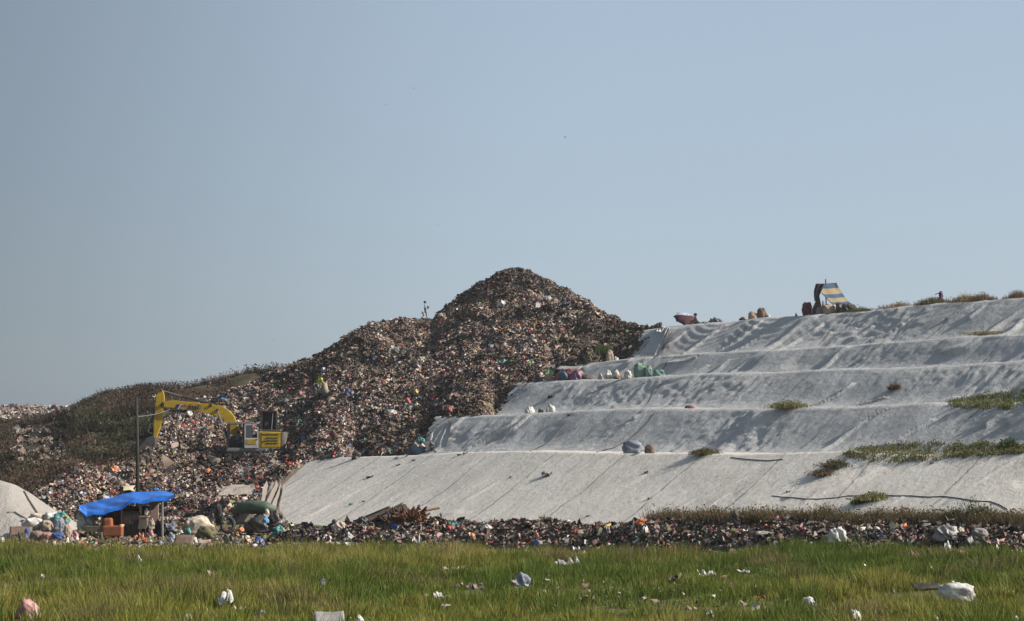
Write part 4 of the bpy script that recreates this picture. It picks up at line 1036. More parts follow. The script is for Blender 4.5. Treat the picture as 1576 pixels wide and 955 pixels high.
# tub and bags at the foot of the second slope
b0 = spot(643, 700)
r_ = 11 * b0[1] / F
mb = MB(); n_ = 24; hgt = 13 * b0[1] / F
ring = lambda r, z: [(b0[0] + math.cos(a) * r, b0[1] + .5 + math.sin(a) * r, b0[2] + z) for a in np.linspace(0, 2 * math.pi, n_, False)]
rs = [[mb.bm.verts.new(p) for p in ring(r, z)] for r, z in ((r_ * .9, 0), (r_ * 1.02, hgt), (r_ * 1.06, hgt), (r_ * .96, hgt - .02), (r_ * .85, .05))]
for a_, b_ in zip(rs, rs[1:]):
    for i in range(n_): mb.bm.faces.new((a_[i], a_[(i + 1) % n_], b_[(i + 1) % n_], b_[i]))
mb.bm.faces.new(rs[-1]); mb.bm.faces.new(rs[0][::-1])
tag(mb.build('plastic_tub', plain('blue_tub', (.07, .13, .22), .5), None, True), 'round blue plastic tub at the left end of the lowest bench', 'tub')
TB = np.array((b0[0], b0[1] + .5, b0[2]))
for dx, dz, w_, h_, c, l in [(-.1, .42, 16, 14, 'taupe', 'taupe bag filling the blue tub'), (.28, .42, 11, 10, 'cream', 'cream bag at the right of the blue tub'), (.15, .85, 17, 8, 'teal', 'teal bag on top of the blue tub'),
                             (-.55, .1, 10, 12, 'char', 'dark bag leaning behind the blue tub')]:
    item('plastic_bag', 'bag', 0, 0, w_, h_, c, l, 'bag', 'bags around the blue tub', at=TB + np.array((dx, .1, dz)))
for px, py, w_, h_, c, l in [(666, 700, 16, 14, 'black', 'black bag right of the blue tub'), (667, 692, 12, 12, (.03, .12, .13), 'dark teal bag on the black bag'), (665, 687, 10, 10, 'maroon', 'maroon bag at the top of the small pile beside the tub'),
                             (672, 688, 7, 8, (.05, .04, .3), 'violet blue bag at the right of the maroon bag'), (678, 692, 8, 8, 'white', 'white bag at the end of the small pile beside the tub'), (658, 690, 8, 10, 'cream', 'cream bag between the tub and the black bag')]:
    item('plastic_bag', 'bag', px, py, w_, h_, c, l, 'bag', 'bags around the blue tub', at=at3(px, py, b0[1] + .3))
item('plastic_bag', 'bag', 548, 706, 16, 16, 'black', 'black bag slumped where the refuse meets the lowest sheet', 'bag')

# scraps lying on the sheets
SCR = [(843, 733, 20, 9, 'char'), (996, 728, 10, 5, 'black'), (569, 735, 13, 5, 'char'), (848, 612, 11, 7, 'black'), (610, 706, 7, 4, 'umber'), (626, 702, 8, 4, 'umber'), (637, 709, 7, 3, 'char'), (706, 701, 6, 4, 'black'), (716, 698, 8, 4, 'black'),
       (560, 772, 6, 3, 'char'), (540, 777, 8, 4, 'teal'), (613, 716, 9, 3, 'char'), (1434, 714, 8, 4, 'char'), (1000, 768, 9, 4, 'taupe'), (876, 640, 7, 4, 'black'), (1214, 757, 9, 3, 'umber'), (905, 795, 6, 3, 'char'), (1377, 598, 16, 9, 'umber'), (786, 735, 5, 3, 'char')]
for i, (px, py, w_, h_, c) in enumerate(SCR):
    names = {'char': 'charcoal', 'black': 'black', 'umber': 'brown', 'teal': 'teal', 'taupe': 'taupe'}
    item('dark_scrap', 'scrap', px, py, w_, h_, c, f'small {names[c]} scrap of rubbish lying flat on a cover sheet', 'scrap', 'scraps lying on the cover sheets')
SCR_SPECIAL = {0: 'largest charcoal scrap, high on the lowest cover sheet left of the bale'}

# --- bright pieces on the refuse mountain
HEAP = [('plastic_sheet', 'scrap', 774, 560, 16, 10, 'teal', 'bright teal sheet high on the refuse mountain'),
 ('plastic_bag', 'bag', 771, 471, 20, 12, 'white', 'white heap of film below the peak'), ('plastic_bag', 'bag', 843, 462, 14, 9, 'white', 'pale bag on the right flank of the peak'),
 ('plastic_bag', 'bag', 603, 640, 22, 12, 'white', 'bunched white film low on the refuse mountain'), ('plastic_bag', 'bag', 640, 606, 10, 10, 'yellow', 'yellow bag on the refuse mountain'),
 ('plastic_bag', 'bag', 627, 621, 12, 12, 'red', 'round red bag just below the yellow bag'), ('plastic_bag', 'bag', 692, 633, 12, 9, 'red', 'red bag low on the slope near the second sheet'),
 ('plastic_bag', 'bag', 586, 541, 11, 8, 'orange', 'orange red bag below the walking person'), ('plastic_bag', 'bag', 499, 573, 12, 10, 'white', 'white bag just above the stooping person'),
 ('cloth_bundle', 'bag', 538, 612, 22, 17, (.02, .035, .10), 'dark navy bundle right of the stooping person'), ('cloth_bundle', 'bag', 487, 606, 14, 26, 'black', 'tall black bundle beside the stooping person'),
 ('plastic_bag', 'bag', 461, 652, 12, 9, (.03, .25, .14), 'green bag above the excavator tail'), ('plastic_bag', 'bag', 467, 677, 10, 8, (.03, .12, .45), 'blue bag right of the excavator tail'),
 ('plastic_bag', 'bag', 345, 617, 14, 7, (.04, .22, .55), 'blue bag above the excavator boom'), ('plastic_bag', 'bag', 314, 615, 10, 8, 'white', 'round white bag above the excavator boom'),
 ('plastic_bag', 'bag', 472, 590, 12, 8, 'red', 'red bag left of the stooping person'), ('plastic_bag', 'bag', 348, 665, 12, 11, 'red', 'red bag behind the excavator cab'),
 ('plastic_bag', 'bag', 325, 676, 20, 10, 'cream', 'cream bag under the excavator boom'), ('plastic_bag', 'bag', 290, 640, 16, 10, 'white', 'white film under the excavator boom'),
 ('plastic_bag', 'bag', 176, 728, 16, 16, 'orange', 'orange red bag on the low left flank of refuse'), ('plastic_bag', 'bag', 172, 760, 16, 8, 'red', 'red bag just above the blue tarp'),
 ('plastic_bag', 'bag', 240, 755, 11, 6, (.04, .2, .5), 'little blue bag above the right end of the tarp'), ('plastic_bag', 'bag', 320, 728, 14, 10, 'orange', 'orange bag below the excavator'),
 ('plastic_bag', 'bag', 395, 752, 10, 7, 'red', 'red bag by the dirty torn flap'), ('plastic_bag', 'bag', 371, 738, 12, 7, 'red', 'red bag above the dirty torn flap'), ('plastic_bag', 'bag', 308, 781, 14, 7, 'maroon', 'maroon ring shaped bag above the cream sack'),
 ('plastic_sheet', 'scrap', 445, 716, 14, 9, 'red', 'red sheet right of the excavator tail'), ('plastic_bag', 'bag', 820, 520, 12, 8, 'cream', 'cream bag on the right slope of the mountain'), ('plastic_sheet', 'scrap', 700, 500, 14, 9, 'cream', 'cream film left below the peak')]
for n, k, px, py, w_, h_, c, l in HEAP:
    item(n, k, px, py, w_ * .85, h_ * .85, c, l, n.split('_')[-1], 'bright rubbish on the refuse mountain' if 'bag' in n else None, at=spot(px, py))

# --- coiled mats and rusty wire heap
def roll(name, a, b, r, mat, label, cat):
    """rolled mat: spiral of sheet along an axis"""
    a, b = Vector(a), Vector(b); ax = (b - a).normalized(); u_ = ax.orthogonal().normalized(); v_ = ax.cross(u_)
    n_ = 70; bm = bmesh.new(); R0 = []; R1 = []
    for i in range(n_):
        t = i / (n_ - 1); an = t * 2 * math.pi * 3.2; rr = r * (.25 + .75 * t)
        off = (u_ * math.cos(an) + v_ * math.sin(an)) * rr
        R0.append(bm.verts.new(a + off)); R1.append(bm.verts.new(b + off + ax * .05 * math.sin(i)))
    for i in range(n_ - 1): bm.faces.new((R0[i], R0[i + 1], R1[i + 1], R1[i]))
    bmesh.ops.solidify(bm, geom=bm.faces[:], thickness=.03)
    me = bpy.data.meshes.new(name); bm.to_mesh(me); bm.free()
    return tag(link(name, me, mat), label, cat)
M_MAT = plain('old_mat', (.13, .10, .08), .9, 0, .4, 9, .6); M_MAT2 = plain('old_mat_grey', (.16, .145, .13), .9, 0, .4, 9, .6)
yb = spot(600, 812)[1] + .7
roll('rolled_mat', at3(566, 803, yb + .2), at3(604, 787, yb + .8), .32, M_MAT, 'brown rolled mat lying in the rusty heap', 'rolled mat')
roll('rolled_mat', at3(588, 804, yb - .2), at3(626, 784, yb + .4), .40, M_MAT2, 'greyish rolled mat propped higher in the rusty heap', 'rolled mat')
mb = MB(); c0 = at3(632, 806, yb - .3)
for i in range(90):
    a = c0 + rng.normal(0, (.36, .3, .0)) + np.array((0, 0, rng.uniform(0, .25))); e = a + np.array((rng.normal(.0, .45), rng.normal(0, .3), rng.uniform(.05, .66)))
    m_ = (a + e) / 2 + rng.normal(0, .12, 3); mb.tube([a, m_, e], rng.uniform(.025, .06), 5)
tag(mb.build('rusty_wire_heap', plain('rust', (.13, .06, .03), .9, .2, .5, 8, .5)), 'tangle of rusty brown strips beside the rolled mats', 'scrap heap')
item('plastic_bag', 'bag', 557, 808, 22, 14, 'black', 'round black bag left of the rolled mats', 'bag')
mb = MB(); A = at3(522, 810, yb); k_ = yb / F
mb.prism([(-11 * k_, 0), (-9 * k_, 11 * k_), (-6 * k_, 13 * k_), (-2 * k_, 7 * k_), (8 * k_, 6 * k_), (15 * k_, 3 * k_), (16 * k_, 0)], -.25, .25, .06)
o = mb.build('plastic_moulding', plain('black_plastic', (.022, .022, .024), .45)); o.location = A; tag(o, 'black fin shaped plastic moulding on the debris strip', 'moulding')
# ------------------------------------------------------------------ excavator
EY = 146.0; EK = EY / F
ex = empty('excavator', at3(400, 706, EY), math.radians(3))
tag(ex, 'yellow tracked excavator with white cab door digging into the refuse', 'excavator')
def E(px, py): return ((px - 400) * EK, (706 - py) * EK)
M_YEL = plain('worn_yellow_paint', (.40, .255, .010), .5, 0, .22, 2.2, .1)
M_STEEL = plain('dark_steel', (.035, .034, .036), .55, .3, .4, 4, .2)
M_GREYP = plain('grey_paint', (.17, .165, .16), .5, 0, .25, 3, .1)
M_WHITEP = plain('white_paint', (.44, .42, .40), .5, 0, .2, 3, .05)
M_CHROME = plain('bright_rod', (.32, .32, .32), .35, .9, .1, 5, 0)
M_RUST = plain('rusted_steel', (.12, .085, .06), .8, .2, .5, 3, .3)
M_GLASS, ntg, bgl = newmat('cab_glass'); bgl.inputs['Base Color'].default_value = (.05, .06, .065, 1); bgl.inputs['Roughness'].default_value = .08; bgl.inputs['Specular IOR Level'].default_value = .8
EPx = lambda pts: [E(*p) for p in pts]
for sy in (-1, 1):
    y0, y1 = sy * 1.0 - .3, sy * 1.0 + .3
    pts = []
    for a in np.linspace(-90, 90, 9): pts.append((1.35 + .42 * math.cos(math.radians(a)), .08 + .42 * math.sin(math.radians(a))))
    for a in np.linspace(90, 270, 9): pts.append((-2.1 + .42 * math.cos(math.radians(a)), .08 + .42 * math.sin(math.radians(a))))
    tr = MB().prism(pts, y0, y1, .03).build('track', M_STEEL, ex)
    mb = MB()
    for i in range(18): mb.box((-2.1 + i * .2, sy * 1.0, .52), (.14, .66, .06))
    mb.build('track_shoe', M_RUST, tr)
    mb = MB()
    for x in (-2.1, 1.35): mb.tube([(x, y0 - .03, .08), (x, y0 + .02, .08)], .3, 16)
    mb.build('sprocket', M_RUST, tr)
MB().tube([(-.4, 0, .3), (-.4, 0, .64)], .75, 24).build('turntable', M_STEEL, ex)
MB().prism(EPx([(352, 694), (436, 694), (436, 689), (352, 689)]), -1.32, 1.32, .03).build('platform', M_GREYP, ex)
body = MB().prism(EPx([(400, 689), (434.5, 689), (434.5, 665), (401, 664)]), -1.28, 1.28, .07).build('engine_cover', M_YEL, ex)
mb = MB()
for z in (668.5, 674, 678, 682): mb.box((E(420, z)[0] + (.05 if z > 670 else -.1), -1.29, E(420, z)[1]), (.85 if z > 670 else 1.2, .03, .05))
mb.build('vent', M_STEEL, body)
mb = MB(); mb.box((E(405, 677)[0], -1.285, E(405, 677)[1]), (.03, .03, 1.1)); mb.box((E(409.5, 679)[0], -1.29, E(409.5, 679)[1]), (.14, .04, .08)); mb.build('latch', M_STEEL, body)
MB().box((E(418, 663)[0], -.2, E(418, 663)[1] + .02), (1.5, 2.0, .10), None, .03).build('top_rail', M_RUST, body)
pts = [(E(434.5, 0)[0] + .02, -1.28)] + [(E(434.5, 0)[0] + .40 * math.sin(a) + .02, -1.28 + .42 * (1 - math.cos(a))) for a in np.linspace(.2, math.pi / 2, 6)] + [(E(434.5, 0)[0] + .42, .86)] + [(E(434.5, 0)[0] + .02, 1.28)]
mb = MB(); zlo, zhi = E(0, 691)[1], E(0, 665)[1]
a_ = [mb.bm.verts.new((x, y, zlo)) for x, y in pts]; b_ = [mb.bm.verts.new((x, y, zhi)) for x, y in pts]
mb.bm.faces.new(a_[::-1]); mb.bm.faces.new(b_)
for i in range(len(pts)): mb.bm.faces.new((a_[i], a_[(i + 1) % len(pts)], b_[(i + 1) % len(pts)], b_[i]))
bmesh.ops.recalc_face_normals(mb.bm, faces=mb.bm.faces[:])
mb.build('counterweight', plain('grimy_grey', (.10, .092, .085), .5, .1, .45, 2.5, .2), ex)
# raised black engine hood with its stay
mb = MB(); x0, z0 = E(404, 661); x1, z1 = E(426, 632)
mb.box(((x0 + x1) / 2, .25, (z0 + z1) / 2), (x1 - x0, .08, z1 - z0)); mb.box((x0, -.25, (z0 + z1) / 2), (.07, 1.0, z1 - z0)); mb.box((x1, -.1, (z0 + z1) / 2), (.07, .7, z1 - z0)); mb.box(((x0 + x1) / 2, -.1, z1 - .05), (x1 - x0, .75, .10))
hood = mb.build('engine_hood', M_STEEL, ex)
MB().tube([(E(419, 0)[0], -.5, z0), (E(421, 0)[0], -.42, z1 - .1)], .03, 6).build('hood_stay', M_GREYP, hood)
MB().box((E(411, 652)[0], -.15, E(0, 652)[1]), (.22, .3, .3), (0, .5, 0), .04).build('air_filter', M_GREYP, hood)
# cab
cabe = MB()
yN, yF = -1.30, -.28
for px in (354, 378.3, 399.5):
    for y in (yN, yF): cabe.box((E(px, 0)[0], y, (E(0, 690)[1] + E(0, 652)[1]) / 2), (.10, .08, E(0, 652)[1] - E(0, 690)[1]), None, .015)
cabe.box((E(377, 0)[0], yF, E(0, 680)[1]), (2.0, .05, .85)); cabe.box((E(354, 0)[0], (yN + yF) / 2, E(0, 683)[1]), (.06, 1, .55)); cabe.box((E(399, 0)[0], (yN + yF) / 2, E(0, 682)[1]), (.06, 1, .6))
cab = cabe.build('cab', M_STEEL, ex)
MB().prism(EPx([(354, 653.5), (392, 653.5), (400, 656), (398, 652), (390, 649.3), (357, 649.5)]), yN - .02, yF + .02, .03).build('roof', M_GREYP, cab)
mb = MB(); dx0, dz0 = E(379.5, 689.5); dx1, dz1 = E(400.5, 654)
yd = yN - .06; zb_ = E(0, 674)[1]
mb.box(((dx0 + dx1) / 2, yd, (dz0 + zb_) / 2), (dx1 - dx0, .05, zb_ - dz0), None, .02)
for x in (dx0 + .04, dx1 - .04): mb.box((x, yd, (zb_ + dz1) / 2 - (.08 if x > dx0 + .1 else 0)), (.08, .05, dz1 - zb_ - (.16 if x > dx0 + .1 else 0)))
mb.box(((dx0 + dx1) / 2 - .06, yd, dz1), (dx1 - dx0 - .12, .05, .08))
door = mb.build('door', M_WHITEP, ex)
MB().box(((dx0 + dx1) / 2, yd - .035, E(0, 680)[1]), (.70, .02, .36), None, .012).build('yellow_panel', M_YEL, door)
MB().box(((dx0 + dx1) / 2 - .17, yd + .005, (zb_ + dz1) / 2), (.50, .015, dz1 - zb_ - .06)).build('pane', M_GLASS, door)
MB().box((dx1 - .12, yd - .04, zb_ - .12), (.14, .03, .04)).build('handle', M_STEEL, door)
mb = MB(); mb.box((E(371, 0)[0], -.8, E(0, 680)[1]), (.5, .5, .14), None, .04); mb.box((E(376.3, 0)[0], -.8, E(0, 672)[1]), (.13, .48, .62), (0, .12, 0), .04); mb.build('seat', plain('seat_cloth', (.05, .055, .08), .9), cab)
mb = MB(); mb.tube([(E(363, 0)[0], -1.0, E(0, 688)[1]), (E(364, 0)[0], -1.0, E(0, 676)[1])], .025, 6); mb.tube([(E(363, 0)[0], -.6, E(0, 688)[1]), (E(364, 0)[0], -.6, E(0, 676)[1])], .025, 6); mb.build('lever', M_STEEL, cab)
# boom, stick, bucket
BU = [(252, 618), (258, 617), (272, 616.5), (290, 618.5), (310, 620.5), (328, 622.5), (343, 625.5), (353, 631), (360, 639), (366, 651), (370, 664), (372, 678), (364, 680), (358, 667), (352, 655), (345, 645.5), (337, 641.5), (325, 638), (310, 634), (290, 631), (272, 628.5), (258, 627.5), (251, 626)]
boom = MB().prism(EPx(BU), -.05, .42, .03).build('boom', M_YEL, ex)
mb = MB()
for px, py in ((252, 622), (335.5, 631.5), (325, 624)): mb.tube([(E(px, py)[0], -.12, E(px, py)[1]), (E(px, py)[0], .48, E(px, py)[1])], .12, 12)
mb.build('pin', M_STEEL, boom)
def decal(name, pts, mat, parent, y): 
    return MB().prism(EPx(pts), y, y + .012).build(name, mat, parent)
decal('navy_stripe', [(270, 630), (273, 622.5), (279, 622.5), (274, 630)], plain('navy_paint', (.03, .025, .07), .5), boom, -.062)
decal('white_stripe', [(274.3, 629.5), (279.3, 622), (285, 621.7), (280, 623.5), (277, 629.5)], M_WHITEP, boom, -.063)
decal('purple_stripe', [(277.5, 628.6), (280.5, 624), (287, 622), (289, 626), (282, 626)], plain('purple_paint', (.20, .08, .16), .5), boom, -.064)
tc = bpy.data.curves.new('lettering', 'FONT'); tc.body = 'inal'; tc.size = .56; tc.shear = .3; tc.extrude = .006; tc.offset = .012
to = bpy.data.objects.new('tmp_text', tc); COL.objects.link(to)
dg = bpy.context.evaluated_depsgraph_get(); tme = bpy.data.meshes.new_from_object(to.evaluated_get(dg)); bpy.data.objects.remove(to)
link('lettering', tme, M_STEEL, boom, (E(289.5, 0)[0], -.07, E(0, 629)[1]), (math.pi / 2, math.radians(6), 0))
MB().tube([(E(309, 626)[0], -.075, E(309, 626.5)[1]), (E(309, 626)[0], -.05, E(309, 626.5)[1])], .14, 14).build('badge', M_GREYP, boom)
MB().tube([(E(256, 629)[0], -.15, E(256, 629)[1]), (E(272, 630.5)[0], -.15, E(272, 631.5)[1]), (E(283, 629)[0], -.12, E(283, 631)[1])], .07, 8).build('pipe', M_STEEL, boom)
st = MB().prism(EPx([(249.5, 598.5), (253, 604), (254.5, 612), (254, 622), (252.5, 640), (249, 656), (243, 674), (238.5, 674), (238.5, 655), (239.5, 640), (241, 620), (243, 604.5)]), -.02, .38, .03).build('stick', M_YEL, ex)
mb = MB()
for px, py in ((249.5, 601), (251.5, 624), (240, 632)): mb.tube([(E(px, py)[0], -.1, E(px, py)[1]), (E(px, py)[0], .46, E(px, py)[1])], .13 if py == 624 else .08, 12)
mb.build('pin', M_STEEL, st)
def ram(name, a, b, f_, y, r=.085):
    A_, B_ = Vector((E(*a)[0], y, E(*a)[1])), Vector((E(*b)[0], y, E(*b)[1])); m_ = A_ + (B_ - A_) * f_
    o = MB().tube([A_, m_], r, 10).build(name, M_STEEL, ex); MB().tube([m_, B_], r * .55, 8).build('rod', M_CHROME, o)
ram('arm_cylinder', (326, 622), (251, 601.5), .6, .18, .10)
ram('bucket_cylinder', (239.5, 630), (230, 665), .6, .18, .08)
for y in (-.22, .6): ram('boom_cylinder', (356, 686), (336, 632), .5, y, .09)
MB().tube([(E(230, 665)[0], .18, E(230, 665)[1]), (E(240, 669)[0], .18, E(240, 669)[1])], .07, 8).build('bucket_link', M_GREYP, ex)
ML = MB(); BK = [(242, 672), (243, 682), (241, 695), (234, 706), (226, 712), (217, 708), (215, 700), (219, 686), (228, 675), (236, 671)]
bucket = ML.prism(EPx(BK), -.45, .8, .04).build('bucket', plain('worn_bucket', (.085, .08, .076), .5, .3, .35, 3, .3), ex)
mb = MB()
for y in (-.4, -.1, .2, .5, .75): mb.prism(EPx([(226, 712), (221, 717), (219, 716), (221, 710)]), y - .05, y + .05)
mb.build('tooth', M_STEEL, bucket)

# ------------------------------------------------------------------ tall dark post and slack cable
PY_ = 112.; a = at3(215, 800, PY_); b = at3(210.5, 612, PY_)
mb = MB(); mb.tube([a - np.array((0, 0, .6)), (a + b) / 2 + np.array((.02, 0, 0)), b], [.115, .10, .075], 10)
tag(mb.build('wooden_post', plain('dark_wood', (.024, .020, .018), .9, 0, .35, 3, .4), None, True), 'tall dark wooden post rising behind the blue tarp shelter', 'post')
a = Vector(at3(212, 641, PY_)); b = Vector(at3(262, 630, EY - .3)); mb = MB()
mb.tube([a.lerp(b, t) - Vector((0, 0, .1 * math.sin(math.pi * t))) for t in np.linspace(0, 1, 12)], .022, 6)
tag(mb.build('cable', plain('grey_cable', (.13, .13, .135), .7)), 'grey cable slung from the dark post to the excavator boom', 'cable')

# ------------------------------------------------------------------ blue tarp shelter
SY = 98.
sh = empty('tarp_shelter', gat(200, SY)); tag(sh, 'low shelter of poles under a bright blue tarp', 'shelter')
so = Vector(sh.location)
M_TARP = plain('blue_tarp', (.012, .125, .50), .38, 0, .15, 2, .2, .5)
fx = [122, 128, 134, 142, 152, 162, 172, 184, 196, 206, 222, 240, 255, 268]; fy = [779, 785, 790, 788.5, 787, 786, 783.5, 779, 773, 769.5, 768, 766.5, 764, 761]
bx = [122, 126, 132, 142, 152, 164, 174, 184, 194, 204, 218, 232, 248, 268]; by_ = [776.5, 776, 774.5, 771.5, 769.5, 768, 764, 760.5, 758.5, 758, 758.2, 757.6, 756.6, 759.5]
nn, mm = 60, 16; ss = np.linspace(0, 13, nn)
Pf = [P(np.interp(s, range(14), fx), np.interp(s, range(14), fy), SY - .2) for s in ss]; Pb = [P(np.interp(s, range(14), bx), np.interp(s, range(14), by_), SY + 2.6) for s in ss]
TV = np.stack([np.array(Pf) * (1 - t) + np.array(Pb) * t for t in np.linspace(0, 1, mm)])
gs, gt = np.meshgrid(np.linspace(0, 1, nn), np.linspace(0, 1, mm))
TV[..., 2] += (.11 * fbm(gs * 9 + gt * 3, gt * 2.5, 2, 3) - .10 * np.sin(np.pi * gt) + .07 * np.sin((gs * 5 + gt * 1.4) * 6.28) * (1 - gt) * .5)
hem = TV[:1].copy(); hem[..., 2] -= .16; hem[..., 1] -= .05; TV = np.concatenate([hem, TV])
me = npmesh('tarp', TV.reshape(-1, 3) - np.array(so), grid_faces(*TV.shape[:2]), smooth_sh=True); link('tarp', me, M_TARP, sh)
M_POLE = plain('bamboo_pole', (.24, .19, .13), .8)
for px, top, Y in ((160, 785, SY), (191, 776, SY), (219, 768, SY), (253, 765, SY + .2), (168, 770, SY + 2.4), (246, 760, SY + 2.4), (221, 760, SY + 2.4)):
    a = gat(px, Y, -.1); b = at3(px - 1, top, Y); MB().tube([a - np.array(so), b - np.array(so)], .045 if px != 253 else .06, 7).build('pole', M_POLE if px != 253 else M_GREYP, sh)
def hang(name, x0, x1, y0, y1, Y, mat, folds, parent=None, amp=.08):
    s, t = np.meshgrid(np.linspace(0, 1, 24), np.linspace(0, 1, 12)); a = at3(x0, y0, Y); b = at3(x1, y1, Y)
    V = np.stack([a[0] + (b[0] - a[0]) * s, Y + amp * np.sin(s * folds * 6.28 + t) + amp * fbm(s * 5, t * 3, 3, 2), a[2] + (b[2] - a[2]) * t], -1)
    return link(name, npmesh(name, V.reshape(-1, 3) - (np.array(parent.location) if parent else 0), grid_faces(12, 24), smooth_sh=True), mat, parent)
hang('side_cloth', 176, 206, 777, 818, SY + 1.6, plain('rust_cloth', (.16, .05, .03), .9), 4, sh)
hang('back_cloth', 160, 232, 778, 822, SY + 2.3, plain('dark_cloth', (.03, .03, .04), .9), 6, sh)
s_, t_ = np.meshgrid(np.linspace(0, 1, 14), np.linspace(0, 1, 10)); yy = SY + .1 + 2.3 * s_; xx = (231 - CX) / F * SY + .05 * np.sin(s_ * 14)  # curtain added on the right to block the sun and darken the inside
V = np.stack([xx, yy, .05 + (1.93 - .05) * t_ + .04 * s_], -1)
link('sun_block_curtain', npmesh('sun_block_curtain', V.reshape(-1, 3) - np.array(so), grid_faces(10, 14), smooth_sh=True), plain('sun_block_cloth', (.05, .03, .025), .9), sh)
M_TERRA = plain('orange_brown_paint', (.24, .075, .03), .7)
ch = empty('armchair', gat(178, SY - .6)); tag(ch, 'orange brown armchair standing at the front of the blue shelter', 'chair')
MB().box((0, 0, .36), (.95, .7, .5), None, .06).build('seat', M_TERRA, ch)
MB().box((-.28, .12, .62), (.42, .5, .72), (0, -.08, 0), .10).build('backrest', M_TERRA, ch)
MB().box((.40, -.02, .60), (.14, .66, .16), None, .05).build('armrest', plain('tan_pad', (.42, .26, .16), .8), ch)
for x in (-.42, .42):
    for y in (-.3, .3): MB().box((x, y, .05), (.07, .07, .14)).build('leg', M_POLE, ch)
bn = empty('bench', gat(154, SY - .5)); tag(bn, 'low weathered bench with a pale end block beside the armchair', 'bench')
MB().box((-.12, 0, .46), (.85, .4, .28), None, .02).build('seat', plain('weathered_wood', (.12, .095, .065), .9), bn)
MB().box((.42, -.02, .48), (.22, .42, .26), None, .03).build('end_block', plain('pale_block', (.48, .34, .16), .8), bn)
MB().box((.40, -.05, .17), (.26, .36, .34), None, .04).build('stone_foot', M_GREYP, bn)
MB().box((-.45, 0, .16), (.12, .36, .34)).build('leg', M_POLE, bn)
cp = empty('cupboard', gat(205, SY - .1)); tag(cp, 'dark wooden cupboard inside the shelter', 'cupboard')
MB().box((0, .3, .62), (.85, .6, 1.26), None, .02).build('case', plain('dark_board', (.03, .024, .02), .8), cp)
for x in (-.21, .21):
    d_ = MB().box((x, -.015, .62), (.39, .03, 1.16), None, .01).build('door', plain('dark_board_door', (.04, .03, .025), .8), cp); MB().box((x * .3, -.045, .7), (.03, .03, .12)).build('handle', M_POLE, d_)
sv = empty('metal_box', gat(224, SY - .4)); tag(sv, 'grey brown metal bin on thin legs by the right pole of the shelter', 'bin')
MB().prism([(-.24, .42), (-.19, .98), (.19, .98), (.22, .60), (.1, .42)], -.22, .22, .02).build('body', plain('dull_metal', (.15, .13, .11), .6, .3), sv)
MB().box((.02, 0, 1.02), (.46, .48, .05)).build('lid', plain('ochre_lid', (.26, .15, .06), .7), sv)
for x in (-.18, .12):
    for y in (-.17, .17): MB().tube([(x, y, -.02), (x, y, .44)], .025, 6).build('leg', M_STEEL, sv)
fr = empty('shelf_unit', gat(226, SY + .1) + np.array((0, 0, 1.02))); tag(fr, 'small tan wooden shelf with a white cloth above the metal bin', 'shelf')
mb = MB(); mb.box((-.2, 0, .28), (.06, .06, .56)); mb.box((.02, 0, .03), (.46, .06, .06)); mb.box((.02, 0, .54), (.44, .06, .05)); mb.build('frame_bars', plain('tan_wood', (.35, .22, .11), .8), fr)
V, Fc = me_bag(.24, .2, .36, 41, 3); link('cloth', npmesh('cloth', V, Fc, smooth_sh=True), cloth('white'), fr, (.06, 0, .06))
item('plastic_bag', 'bag', 236, 814, 10, 16, 'cream', 'pale bags hanging beside the metal bin', 'bag', at=at3(236, 812, SY - .3))
item('plastic_bag', 'bag', 235, 822, 9, 10, 'pink', 'pinkish white bag on the ground under the pale hanging bags', 'bag', at=at3(235, 822, SY - .5))

